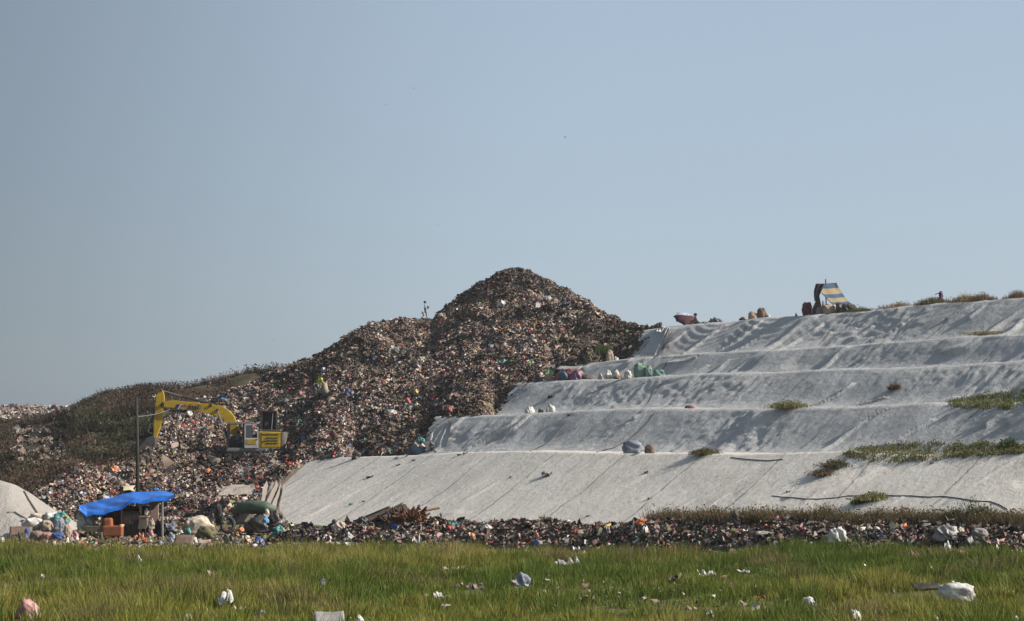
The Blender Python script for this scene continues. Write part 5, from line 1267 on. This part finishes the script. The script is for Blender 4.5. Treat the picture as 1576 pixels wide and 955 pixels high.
# ------------------------------------------------------------------ people
def person(name, loc, J, label, mats, rz=0, sc=1.0, hat=None, hair=True):
    """one skinned body; J = joint positions for a 1.6 m figure facing -x"""
    order = ['pelvis', 'waist', 'chest', 'neck', 'head', 'crown', 'shl', 'ell', 'wrl', 'hal', 'shr', 'elr', 'wrr', 'har', 'hpl', 'knl', 'anl', 'tol', 'hpr', 'knr', 'anr', 'tor']
    rad = dict(pelvis=.135, waist=.12, chest=.14, neck=.055, head=.095, crown=.075, shl=.07, ell=.05, wrl=.032, hal=.03, hpl=.10, knl=.065, anl=.045, tol=.035)
    for k in list(rad):
        if k.endswith('l') and k not in ('pelvis',): rad[k[:-1] + 'r'] = rad[k]
    par = dict(waist='pelvis', chest='waist', neck='chest', head='neck', crown='head', shl='chest', ell='shl', wrl='ell', hal='wrl', shr='chest', elr='shr', wrr='elr', har='wrr', hpl='pelvis', knl='hpl', anl='knl', tol='anl', hpr='pelvis', knr='hpr', anr='knr', tor='anr')
    V = [Vector(J[k]) for k in order]; R = [rad[k] for k in order]; Ed = [(order.index(par[k]), order.index(k)) for k in par]
    reg = {k: 1 for k in order}                                        # 0 skin 1 top 2 trousers
    for k in ('neck', 'head', 'crown', 'wrl', 'hal', 'wrr', 'har'): reg[k] = 0
    for k in ('knl', 'anl', 'tol', 'knr', 'anr', 'tor', 'hpl', 'hpr', 'pelvis'): reg[k] = 2
    G_ = [reg[k] for k in order]
    for h_, w_ in (('hal', 'wrl'), ('har', 'wrr')):
        d_ = (Vector(J[h_]) - Vector(J[w_])).normalized(); sd = d_.orthogonal().normalized()
        for i, (o_, ln) in enumerate(((-.03, .075), (-.01, .085), (.01, .08), (.03, .065), (.055, .045))):
            b_ = Vector(J[h_]) + sd * o_ + d_ * .02; V += [b_, b_ + d_ * ln * .6 + sd * (o_ * .2), b_ + d_ * ln]; R += [.011, .010, .008]; G_ += [0] * 3; n_ = len(V)
            Ed += [(order.index(h_), n_ - 3), (n_ - 3, n_ - 2), (n_ - 2, n_ - 1)]
    me = bpy.data.meshes.new(name); me.from_pydata(V, Ed, []); tmp = bpy.data.objects.new('tmp_body', me); COL.objects.link(tmp)
    md = tmp.modifiers.new('skin', 'SKIN'); md.use_smooth_shade = True
    if not me.skin_vertices: me.attributes.new
    sk = me.skin_vertices[0].data if len(me.skin_vertices) else None
    if sk is None: raise RuntimeError('no skin layer')
    for i, r in enumerate(R): sk[i].radius = (r, r); sk[i].use_root = i == 0
    sb = tmp.modifiers.new('sub', 'SUBSURF'); sb.levels = 1; sb.render_levels = 1
    dg = bpy.context.evaluated_depsgraph_get(); dg.update(); out = bpy.data.meshes.new_from_object(tmp.evaluated_get(dg)); bpy.data.objects.remove(tmp)
    out.name = name; A = np.array([v[:] for v in V])
    for m in mats[:3]: out.materials.append(m)
    for pl in out.polygons:
        c = np.array(pl.center[:]); pl.material_index = G_[int(np.argmin(np.linalg.norm(A - c, axis=1) - np.array(R)))]; pl.use_smooth = True
    o = link(name, out, None, None, loc, (0, 0, rz), (sc,) * 3); tag(o, label, 'person')
    hd, cr = Vector(J['head']), Vector(J['crown']); up = (cr - hd).normalized()
    if hair:
        V_, F_ = ICO[3]; V_ = V_ * np.array((.125, .115, .12)); V_ = V_ + .008 * n3(V_ * 30, 1, 2)[:, None]
        link('hair', npmesh('hair', V_, F_, smooth_sh=True), mats[3], o, cr + Vector((.025, 0, -.02)))
    fx_ = -1
    for s in (-1, 1):
        V_, F_ = ICO[2]; link('eye', npmesh('eye', V_ * .013, F_, smooth_sh=True), M_STEEL, o, hd + Vector((-.098, s * .035, .035)))
        link('ear', npmesh('ear', V_ * np.array((.022, .012, .032)), F_, smooth_sh=True), mats[0], o, hd + Vector((.01, s * .10, .02)))
    link('nose', npmesh('nose', ICO[2][0] * np.array((.025, .016, .022)), ICO[2][1], smooth_sh=True), mats[0], o, hd + Vector((-.105, 0, .005)))
    return o
SKIN = plain('brown_skin', (.17, .09, .055), .6, 0, .1, 8, 0)
HAIR = plain('black_hair', (.012, .011, .011), .6, 0, .2, 20, .2)
walk = dict(pelvis=(0, 0, .84), waist=(-.01, 0, 1.0), chest=(-.02, 0, 1.2), neck=(-.02, 0, 1.36), head=(-.02, 0, 1.46), crown=(0, 0, 1.53), shl=(-.02, .17, 1.28), ell=(.06, .22, 1.03), wrl=(-.02, .2, .82), hal=(-.05, .2, .75),
            shr=(-.02, -.17, 1.28), elr=(.08, -.22, 1.05), wrr=(-.14, -.22, .96), har=(-.22, -.22, .95), hpl=(0, .09, .80), knl=(-.12, .10, .45), anl=(-.12, .1, .07), tol=(-.26, .1, .03), hpr=(0, -.09, .80), knr=(.06, -.1, .44), anr=(.26, -.1, .12), tor=(.14, -.1, .05))
h = at3(654, 489, 181.6)
pw = person('person', h - np.array((0, 0, .02)), walk, 'person in light blue shirt and dark trousers walking along the refuse ridge', [SKIN, plain('blue_shirt', (.16, .26, .38), .8), plain('dark_trousers', (.07, .075, .075), .8), HAIR], math.pi, .98)
item('woven_sack', 'bag', 651, 0, 5, 6.5, 'white', 'white sack carried at the hip of the walking person', 'sack', at=h + np.array((-.16, -.3, .32)), sink=0)
item('cloth_bundle', 'bag', 660, 0, 4, 4, 'umber', 'small brown bundle held out by the walking person', 'bundle', at=h + np.array((.28, -.24, .90)), sink=0)
stoop = dict(walk); stoop.update(waist=(-.10, 0, .98), chest=(-.24, 0, 1.10), neck=(-.36, 0, 1.17), head=(-.44, 0, 1.17), crown=(-.50, 0, 1.20), shl=(-.26, .17, 1.14), ell=(-.36, .2, .9), wrl=(-.45, .17, .68), hal=(-.48, .16, .61), shr=(-.26, -.17, 1.14), elr=(-.36, -.2, .9), wrr=(-.46, -.17, .70), har=(-.5, -.16, .63), anr=(.06, -.1, .07), tor=(-.08, -.1, .03), knr=(-.02, -.1, .44))
h = spot(500, 607)
ps = person('person', h - np.array((0, 0, .05)), stoop, 'stooping person with yellow green head cloth and long beige skirt on the refuse', [SKIN, plain('sand_top', (.30, .24, .16), .9), plain('sand_skirt', (.30, .24, .17), .9), plain('lime_cloth', (.40, .46, .03), .8)], 0, .95)
V, Fc = me_bag(.46, .42, .46, 77, 3, neck=False); link('head_cloth', npmesh('head_cloth', V, Fc, smooth_sh=True), plain('lime_cloth', (.40, .46, .03), .8), ps, (-.36, 0, .98))
mb = MB(); mb.tube([(.0, 0, .98), (.0, 0, .6), (.05, 0, .06)], [.17, .25, .33], 14); mb.build('skirt', plain('sand_skirt', (.30, .24, .17), .9), ps, True)
sit = dict(walk); sit.update(pelvis=(0, 0, .14), waist=(-.03, 0, .30), chest=(-.07, 0, .50), neck=(-.10, 0, .66), head=(-.12, 0, .76), crown=(-.11, 0, .83), shl=(-.07, .17, .58), ell=(-.2, .2, .38), wrl=(-.35, .15, .34), hal=(-.42, .14, .34), shr=(-.07, -.17, .58), elr=(-.2, -.2, .38), wrr=(-.35, -.15, .34), har=(-.42, -.14, .34),
           hpl=(0, .1, .13), knl=(-.36, .12, .36), anl=(-.45, .12, .06), tol=(-.58, .12, .03), hpr=(0, -.1, .13), knr=(-.36, -.12, .36), anr=(-.45, -.12, .06), tor=(-.58, -.12, .03))
h = crest_spot(4, 1073, .5)
person('person', h + np.array((0, 0, -.02)), sit, 'dark clothed person sitting beside the tilted umbrella on the top crest', [SKIN, plain('dark_shirt', (.05, .035, .04), .9), plain('olive_cloth', (.07, .07, .05), .9), HAIR], 0, 1.0)
item('cloth_scrap', 'scrap', 1083, 0, 22, 7, 'olive', 'dull olive cloth trailing behind the seated person', 'cloth', at=crest_spot(4, 1083, .5))
h = crest_spot(4, 1452, .9)
pv = person('person', h + np.array((0, 0, .02)), sit, 'person with purple head scarf and brimmed cap sitting in dry weeds on the top crest', [SKIN, plain('grey_dress', (.07, .055, .075), .9), plain('grey_skirt', (.06, .05, .05), .9), plain('purple_cloth', (.14, .035, .12), .85)], 0, .95)
V, Fc = me_bag(.34, .36, .42, 79, 3, neck=False); link('head_scarf', npmesh('head_scarf', V, Fc, smooth_sh=True), plain('purple_cloth', (.14, .035, .12), .85), pv, (-.06, 0, .53))
MB().box((-.30, 0, .76), (.28, .24, .05), (0, -.25, 0), .02).build('cap_brim', plain('dark_brim', (.03, .02, .04), .8), pv)
operator = dict(sit)
oz = E(0, 681)[1]
op = person('person', Vector(ex.location) + Vector((E(372, 0)[0], -.8, oz - .02)), operator, 'operator in blue grey shirt seated in the excavator cab', [SKIN, plain('operator_shirt', (.13, .17, .26), .9), plain('operator_trousers', (.04, .045, .07), .9), HAIR], 0, .95)

# ------------------------------------------------------------------ awning and umbrella on the top crest
M_STR, nts, bst = newmat('striped_cloth')
uvn = nd(nts, 'ShaderNodeUVMap', uv_map='UVMap').outputs[0]; sp_ = nd(nts, 'ShaderNodeSeparateXYZ'); nts.links.new(uvn, sp_.inputs[0])
rr = ramp(nts, sp_.outputs[1], [(0, (.035, .085, .15)), (.15, (.34, .26, .15)), (.35, (.04, .10, .18)), (.50, (.32, .25, .15)), (.70, (.035, .09, .15)), (.84, (.30, .235, .14)), (.95, (.33, .30, .26))]); rr.color_ramp.interpolation = 'CONSTANT'
trn = nd(nts, 'ShaderNodeBsdfTranslucent'); nts.links.new(rr.outputs[0], trn.inputs['Color']); nts.links.new(rr.outputs[0], bst.inputs['Base Color']); bst.inputs['Roughness'].default_value = .85
mxs = nd(nts, 'ShaderNodeMixShader'); mxs.inputs[0].default_value = .4; nts.links.new(bst.outputs[0], mxs.inputs[1]); nts.links.new(trn.outputs[0], mxs.inputs[2]); nts.links.new(mxs.outputs[0], nts.nodes['Material Output'].inputs['Surface'])
base = crest_spot(4, 1272, .8); AY = base[1]
aw = empty('awning', base); tag(aw, 'blue and yellow striped cloth awning on a pole at the top crest', 'awning')
AO = np.array(base)
c4 = [at3(1258, 436, AY - .2), at3(1289, 434.5, AY + .9), at3(1315, 471, AY + .8), at3(1288, 472, AY - .5)]
s, t = np.meshgrid(np.linspace(0, 1, 20), np.linspace(0, 1, 26))
V = (c4[0] * ((1 - s) * (1 - t))[..., None] + c4[1] * (s * (1 - t))[..., None] + c4[2] * (s * t)[..., None] + c4[3] * ((1 - s) * t)[..., None])
V[..., 2] -= .16 * np.sin(np.pi * t) + .05 * np.sin(np.pi * s); V[..., 1] += .05 * np.sin(s * 9)
me = npmesh('striped_cloth', V.reshape(-1, 3) - AO, grid_faces(26, 20), smooth_sh=True); uv = me.uv_layers.new(name='UVMap')
uv.data.foreach_set('uv', np.stack([s.ravel(), t.ravel()], 1)[grid_faces(26, 20).ravel()].astype(np.float32).ravel()); link('striped_cloth', me, M_STR, aw)
s, t = np.meshgrid(np.linspace(0, 1, 14), np.linspace(0, 1, 18))
w_ = np.interp(t, [0, .4, .7, 1], [1, .95, .62, .18]); xc = np.interp(t, [0, .5, 1], [1263, 1259, 1255.5])
V = np.stack([(xc + (s - .5) * 13 * w_ - CX) * AY / F, AY - .2 + .10 * np.sin(s * 12 + t * 2) * (1.2 - t), zpx(436.5 + 27 * t, AY)], -1)
link('hanging_cloth', npmesh('hanging_cloth', V.reshape(-1, 3) - AO, grid_faces(18, 14), smooth_sh=True), plain('navy_hanging_cloth', (.045, .04, .06), .85), aw)
for a, b in (((1273, 490), (1272.5, 429)), ((1258, 490), (1258, 436)), ((1289, 486), (1289, 435))):
    MB().tube([at3(*a, AY + .3) - AO, at3(*b, AY + (.3 if b[0] < 1280 else .9)) - AO], .04, 6).build('pole', M_STEEL, aw)
MB().tube([at3(1258, 436, AY - .2) - AO, at3(1289, 434.5, AY + .9) - AO], .035, 6).build('ridge_pole', M_POLE, aw)
MB().tube([at3(1266, 450, AY - .3) - AO, at3(1286, 471, AY - .5) - AO], .03, 6).build('guy_rope', M_STEEL, aw)
item('car_tyre', 'sack', 1310, 0, 14, 11, 'char', 'grey black round lump leaning at the foot of the awning', 'lump', at=crest_spot(4, 1314, .3))
base = crest_spot(4, 1057, .6); UY = base[1]; UO = np.array(base)
um = empty('umbrella', base); tag(um, 'tilted maroon and pale blue umbrella sheltering the seated person', 'umbrella')
top = at3(1057.5, 485.5, UY); ax = np.array((.22, -.55, .8)); ax /= np.linalg.norm(ax)
t1 = np.cross(ax, (0, 1, 0)); t1 /= np.linalg.norm(t1); t2 = np.cross(ax, t1)
def ucan(k0, k1, name, mat):
    n_ = (k1 - k0) * 6 + 1; a = np.linspace(k0, k1, n_) * math.pi / 4; rws = []
    for q in np.linspace(0, 1, 7):
        sc_ = 1 - .12 * q * np.abs(np.sin(a * 4)); R_ = .92 * math.sin(q * 1.25) / math.sin(1.25) * sc_; dr = .42 * (1 - math.cos(q * 1.35))
        rws.append(top - UO + t1 * (np.cos(a) * R_)[:, None] + t2 * (np.sin(a) * R_)[:, None] - ax * dr)
    link(name, npmesh(name, np.stack(rws).reshape(-1, 3), grid_faces(7, n_), smooth_sh=True), mat, um)
M_MAR = plain('maroon_cloth', (.042, .010, .016), .85); M_PB = plain('pale_blue_cloth', (.30, .34, .45), .8)
for k in range(8): ucan(k, k + 1, 'canopy_panel', M_PB if k in (5, 6, 7) else M_MAR)
for k in range(8):
    a = k * math.pi / 4; MB().tube([top - UO - ax * .02, top - UO + (t1 * math.cos(a) + t2 * math.sin(a)) * .9 - ax * .40], .012, 5).build('rib', M_STEEL, um)
MB().tube([top - UO + ax * .14, top - UO - ax * 1.0], .022, 6).build('shaft', M_STEEL, um)

# ------------------------------------------------------------------ birds
for px, py, s in ((870, 211, .5), (563, 443, .4), (593, 161, .4), (957, 182, .4), (421, 522, .45), (510, 133, .35), (1063, 279, .35), (636, 136, .35), (675, 345, .3), (468, 306, .35)):
    pos = P(px, py, 210.) if py > 420 else P(px, py, 95.); s *= .36 if py < 420 else .7
    mb = MB()
    mb.tube([(-.22 * s, 0, 0), (-.1 * s, 0, .02 * s), (.1 * s, 0, 0), (.3 * s, 0, -.02 * s)], [.02 * s, .08 * s, .07 * s, .015 * s], 6)
    for sd in (-1, 1): mb.poly([(-.08 * s, sd * .05 * s, .02 * s), (.14 * s, sd * .05 * s, .02 * s), (.12 * s, sd * .35 * s, .22 * s), (.2 * s, sd * .62 * s, .12 * s), (-.02 * s, sd * .36 * s, .24 * s)])
    o = mb.build('bird', M_STEEL); o.location = pos; o.rotation_euler = (0, 0, rng.uniform(0, 6))
    tag(o, 'tiny dark bird flying in the clear sky', 'bird', 'birds in the sky')

# ------------------------------------------------------------------ weeds
def weed(name, pos, w, h, n, cols, label, cat='weed', group=None, leafy=.5, stuff=False):
    """clump of dry stems with small leaves; pos is its foot"""
    pos = np.atleast_2d(pos); m = len(pos); idx = rng.integers(0, m, n)
    q = pos[idx] + np.stack([rng.normal(0, w * .33, n), rng.normal(0, w * .33, n), np.zeros(n)], 1)
    dd = np.linalg.norm((q - pos[idx])[:, :2], axis=1) / (w * .5 + 1e-6)
    hh = h * rng.uniform(.4, 1.05, n) * np.clip(1.1 - .4 * dd, .3, 1)
    c = np.array([PALV[cols[i]] for i in rng.integers(0, len(cols), n)]) * rng.uniform(.6, 1.35, (n, 1))
    parts = [blades(q - np.array((0, 0, .05)), hh, rng.uniform(.015, .04, n), rng.uniform(.1, .55, n), c, c * 1.2)]
    nl = int(n * leafy)
    if nl:
        k = rng.integers(0, n, nl); lp = q[k] + np.stack([rng.normal(0, .06, nl), rng.normal(0, .06, nl), hh[k] * rng.uniform(.3, 1.0, nl)], 1)
        parts.append(leaves(lp, rng.uniform(.05, .13, nl), c[k] * rng.uniform(.7, 1.3, (nl, 1))))
    V, Fc, C = merge(parts)
    return tag(link(name, npmesh(name, V, Fc, C), M_BLADE), label, cat, group, 'stuff' if stuff else None)
PALV = {'dry': (.17, .115, .06), 'brown': (.10, .065, .035), 'olive': (.10, .10, .035), 'green': (.07, .115, .02), 'dark': (.035, .045, .018), 'straw': (.28, .22, .11)}
# the weedy rim on top of the debris strip
def rim(px, dY=1.2):
    i = int(np.clip((px - 425) / 3, 0, len(BC) - 1)); p_ = bT[i] + np.array((0, dY, 0)); return p_
rimp = np.array([rim(x, rng.uniform(-.2, 2.2)) for x in rng.uniform(1000, 1715, 520)]); rimp[:, 2] -= .25
weed('dry_grass', rimp, .6, 1.05, 36000, ['dry', 'brown', 'brown', 'dark', 'olive', 'brown'], 'band of dry brown grass along the back of the debris strip', 'dry grass', None, .5, True)
W = [(1062, 18, 14, 'brown olive'), (1085, 24, 22, 'brown dry'), (1103, 18, 24, 'brown'), (1150, 26, 18, 'brown'), (1192, 30, 16, 'dry brown'), (1235, 34, 20, 'olive brown'), (1275, 38, 34, 'dry olive brown'), (1312, 26, 24, 'olive'), (1340, 30, 20, 'brown dark'),
     (1366, 34, 26, 'dry brown'), (1398, 40, 28, 'brown dry'), (1425, 20, 14, 'olive'), (1470, 22, 24, 'dark olive'), (1483, 18, 30, 'dark'), (1508, 14, 40, 'dark olive'), (1526, 16, 34, 'dark olive'), (1548, 30, 24, 'brown'), (1572, 36, 26, 'brown dry'), (620, 16, 8, 'brown'), (760, 22, 12, 'olive brown'), (840, 24, 12, 'olive brown')]
for px, w_, h_, cs in W:
    p_ = rim(px, .9); k = p_[1] / F; p_ = p_ - np.array((0, 0, .15))
    weed('weed_clump', p_, w_ * k, h_ * k * 1.25 + .15, int(300 + w_ * 16), cs.split(), 'dry leafy weed clump at the foot of the lowest cover sheet', 'weed', 'weed clumps along the debris strip', .9)
# top crest
crp = np.array([crest_spot(4, x, rng.uniform(.1, 1.6)) for x in np.concatenate([rng.uniform(1305, 1332, 40), rng.uniform(1355, 1400, 60), rng.uniform(1410, 1535, 240), rng.uniform(1550, 1700, 180)])])
weed('dry_grass', crp, .6, .62, 5000, ['dry', 'brown', 'brown', 'olive', 'brown'], 'fringe of dry grass along the top crest', 'dry grass', None, .15, True)
for px, w_, h_, cs, lb in [(1328, 36, 9, 'dark olive', 'low dark green bush on the top crest beside the awning'), (1437, 36, 13, 'brown olive', 'brown bush on the top crest in front of the purple scarfed person'), (1385, 30, 11, 'dry straw', 'thin dry tuft on the top crest between awning and purple scarfed person'),
                           (1490, 30, 15, 'dry straw', 'dry tuft on the top crest beside the purple scarfed person'), (1514, 30, 14, 'brown dry', 'brown tuft on the top crest at a white fold of sheet'), (1570, 30, 14, 'brown dry', 'brown tuft at the far end of the top crest')]:
    p_ = crest_spot(4, px, .5); k = p_[1] / F; weed('weed_clump', p_, w_ * k, h_ * k * 1.25, int(w_ * 26), cs.split(), lb, 'weed', 'weeds on the top crest', .5)
for px, py, w_, h_, cs, lb in [(1214, 627, 44, 13, 'olive straw green', 'olive tuft on the second bench'), (1084, 698, 32, 11, 'olive brown', 'olive tuft at the lowest crest right of the basket'), (1345, 768, 44, 14, 'green olive straw', 'green tuft growing over the black hose'), (1322, 774, 16, 9, 'green olive', 'small green tuft just below the black hose'),
                               (1288, 718, 34, 14, 'brown olive dark', 'brown weeds in the tear of the lowest sheet'), (1268, 730, 26, 10, 'brown dry', 'dry weeds at the lower end of the torn seam'), (1377, 598, 14, 10, 'brown', 'lone brown tuft on the middle slope'), (1520, 513, 44, 4, 'olive straw', 'thin olive grass on the fourth crest'), (925, 543, 30, 18, 'dark green', 'dark green bush on the earth slope beside the tall beige sack'),
                               (1553, 692, 26, 22, 'dark green', 'dark green bush at the foot of the second slope')]:
    p_ = spot(px, py)
    if p_ is None: continue
    k = p_[1] / F; weed('weed_clump', p_, w_ * k, h_ * k, int(140 + w_ * 22), cs.split(), lb, 'weed', None, .8)
# green patches overgrowing two benches
def patch(k, pts, h, label, cols, n, drop):
    q = []
    while len(q) < 380:
        px = rng.uniform(pts[0][0], pts[-1][0]); lo = np.interp(px, [a[0] for a in pts], [a[1] for a in pts]); hi = np.interp(px, [a[0] for a in pts], [a[2] for a in pts])
        r = spot(px, rng.uniform(lo, hi), [terr_bvh])
        if r is not None: q.append(r)
    for px in np.linspace(pts[1][0], 1700, 160):
        q.append(crest_spot(k, px, rng.uniform(0, 1.8)))
    weed('green_grass', np.array(q), .45, h, n, cols, label, 'grass', None, .5, True)
patch(0, [(1305, 697, 701), (1330, 688, 709), (1400, 682, 712), (1470, 682, 705), (1545, 684, 700), (1576, 686, 697)], .26, 'green grass patch spreading over the lowest crest', ['green', 'olive', 'green', 'dry', 'brown'], 10000, 0)
patch(1, [(1462, 618, 624), (1490, 612, 628), (1530, 608, 630), (1576, 597, 627), (1660, 590, 622)], .26, 'bright green grass patch spreading over the second crest', ['green', 'green', 'olive', 'dry'], 9500, 0)

# ------------------------------------------------------------------ meadow in front
N = 620000
y = np.sqrt(rng.uniform(39 ** 2, 92 ** 2, N)); x = rng.uniform(-1, 1, N) * (.275 * y + 2)
px = CX + F * x / y
edge_px = np.interp(px, [-100, 0, 200, 430, 520, 800, 1000, 1200, 1400, 1700], [846, 846, 850, 852, 846, 856, 860, 857, 853, 858]) + 5 * fbm(px * .03, px * 0, 2, 3)
eY = CAMZ * F / (edge_px - HOR) * (1 - .25 * .66 * smooth(0, 18, x))
keep = y < eY
n1 = fbm(x * .16, y * .10, 1, 3); n2_ = fbm(x * .55, y * .3, 4, 2); n5 = fbm(x * 1.5, y * .9, 6, 2)
gpy = HOR + F * CAMZ / y
def blob_at(cx, cy, rx, ry): return np.exp(-((px - cx) / rx) ** 2 - ((gpy - cy) / ry) ** 2)
bare = .75 * blob_at(1000, 912, 190, 8) + .7 * blob_at(940, 940, 260, 10) + .5 * blob_at(1440, 930, 160, 7) + .6 * blob_at(690, 935, 220, 14) + .45 * blob_at(1150, 948, 200, 10) + .5 * blob_at(620, 905, 130, 10)
bare *= smooth(-.5, .15, fbm(x * .5, y * .22, 2, 3))
lush = blob_at(520, 893, 90, 14) + .9 * blob_at(950, 885, 110, 14) + .8 * blob_at(1280, 885, 130, 14) + .8 * blob_at(1560, 880, 60, 14) + .7 * blob_at(240, 905, 230, 30)
# tussocks: blades lean out of the nearest clump's heart
cell = 1.15; ci, cj = np.floor(x / cell), np.floor(y / cell); best = np.full(N, 9.); ox = np.zeros(N); oy = np.zeros(N); th = np.zeros(N)
for di in (-1, 0, 1):
    for dj in (-1, 0, 1):
        a_, b_ = (ci + di).astype(int), (cj + dj).astype(int); hx = _T[1][a_ & 255, b_ & 255]; hy = _T[2][a_ & 255, b_ & 255]; hh_ = _T[3][a_ & 255, b_ & 255]
        ddx, ddy = x - (a_ + hx) * cell, y - (b_ + hy) * cell; d_ = np.hypot(ddx, ddy) / (.55 + .75 * hh_); m_ = d_ < best
        best = np.where(m_, d_, best); ox = np.where(m_, ddx, ox); oy = np.where(m_, ddy, oy); th = np.where(m_, hh_, th)
tus = np.clip(1.15 - best / .9, 0, 1)
dens = np.clip(.45 + .55 * tus + .3 * n2_ - .75 * bare + .3 * lush, .10, 1)
keep &= rng.random(N) < dens
x, y, n1, n2_, n5, bare, lush, px, gpy, tus, th, ox, oy = [a[keep] for a in (x, y, n1, n2_, n5, bare, lush, px, gpy, tus, th, ox, oy)]; n = len(x)
hgt = (.15 + .16 * np.clip(n1 + .35, 0, 1) + .16 * np.clip(n2_ + .1, 0, 1) + .18 * lush + (.05 + .52 * th ** 2) * tus) * .82 * np.clip(1 - .8 * bare, .2, 1) * rng.uniform(.5, 1.3, n)
hgt *= 1 + .25 * smooth(890, 850, gpy)
for cx_, cy_, r_ in CLEAR:
    hgt *= 1 - .72 * ((np.abs(x - cx_) < r_) & (y > cy_ - 3.2) & (y < cy_ + .5))
pos = np.stack([x, y, zg(x, y) - .02], 1)
t = np.clip(.36 + .75 * n1 + .55 * n2_ - .30 * lush + .30 * smooth(885, 845, gpy) + .35 * bare + .55 * (vn(th * 900, th * 311, 5)) - .22 * tus + rng.normal(0, .15, n), 0, 1)[:, None]
green = np.array((.072, .108, .012)); olive = np.array((.185, .176, .030)); straw = np.array((.28, .23, .085))
c = np.where(t < .6, green + (olive - green) * (t / .6), olive + (straw - olive) * ((t - .6) / .4)) * rng.uniform(.6, 1.3, (n, 1))
brn = smooth(.14, .40, fbm(x * .45 + 3, y * .2, 7, 3))[:, None] * (rng.random((n, 1)) < .6)
c = c * (1 - brn) + brn * np.array((.135, .108, .045)) * rng.uniform(.6, 1.4, (n, 1))
head = (rng.random((n, 1)) < .06 + .16 * t)
tip = np.where(head, c * .6 + straw * .5, c * 1.15)
V, Fc, C = blades(pos, hgt, rng.uniform(.012, .032, n), np.abs(rng.normal(.22, .2, n)) + .25 * (1 - tus), c, tip, np.arctan2(oy, ox) + rng.normal(0, .9, n))
tag(link('grass', npmesh('grass', V, Fc, C), M_BLADE), 'tall green and straw coloured grass covering the foreground field', 'grass', kind='stuff')
# small pale litter trodden into the field
n = 1500; ly = np.sqrt(rng.uniform(40 ** 2, 86 ** 2, n)); lx = rng.uniform(-1, 1, n) * .27 * ly
gx_ = CX + F * lx / ly; gy_ = HOR + F * CAMZ / ly
pr = np.exp(-((gx_ - 1010) / 260) ** 2 - ((gy_ - 928) / 24) ** 2) + .5 * np.exp(-((gx_ - 690) / 200) ** 2 - ((gy_ - 930) / 20) ** 2) + .10
k = rng.random(n) < pr; lx, ly = lx[k], ly[k]; n = len(lx)
lv = litter(np.stack([lx, ly, zg(lx, ly) + rng.uniform(.05, .22, n)], 1), np.tile((0, 0, 1.), (n, 1)), rng.uniform(.05, .2, n), pick(n, {'beige': 5, 'taupe': 8, 'white': 1.2, 'umber': 8, 'cream': 2, 'pink': .4}))
tag(link('field_litter', npmesh('field_litter', *lv), M_TRASH), 'small pale litter trodden into the thin grass of the field', 'litter', kind='stuff')

# ------------------------------------------------------------------ hazy air
mb = MB(); mb.box((0, 0, 13.5), (1300, 1300, 32))
m = bpy.data.materials.new('hazy_air'); m.use_nodes = True; nt = m.node_tree
nt.nodes.remove(nt.nodes['Principled BSDF']); v = nd(nt, 'ShaderNodeVolumePrincipled')
v.inputs['Color'].default_value = (.84, .87, .92, 1); v.inputs['Density'].default_value = .0002; v.inputs['Anisotropy'].default_value = .3
nt.links.new(v.outputs[0], nt.nodes['Material Output'].inputs['Volume'])
tag(mb.build('haze', m), 'thin pale haze in the air over the whole site', 'haze', kind='stuff')
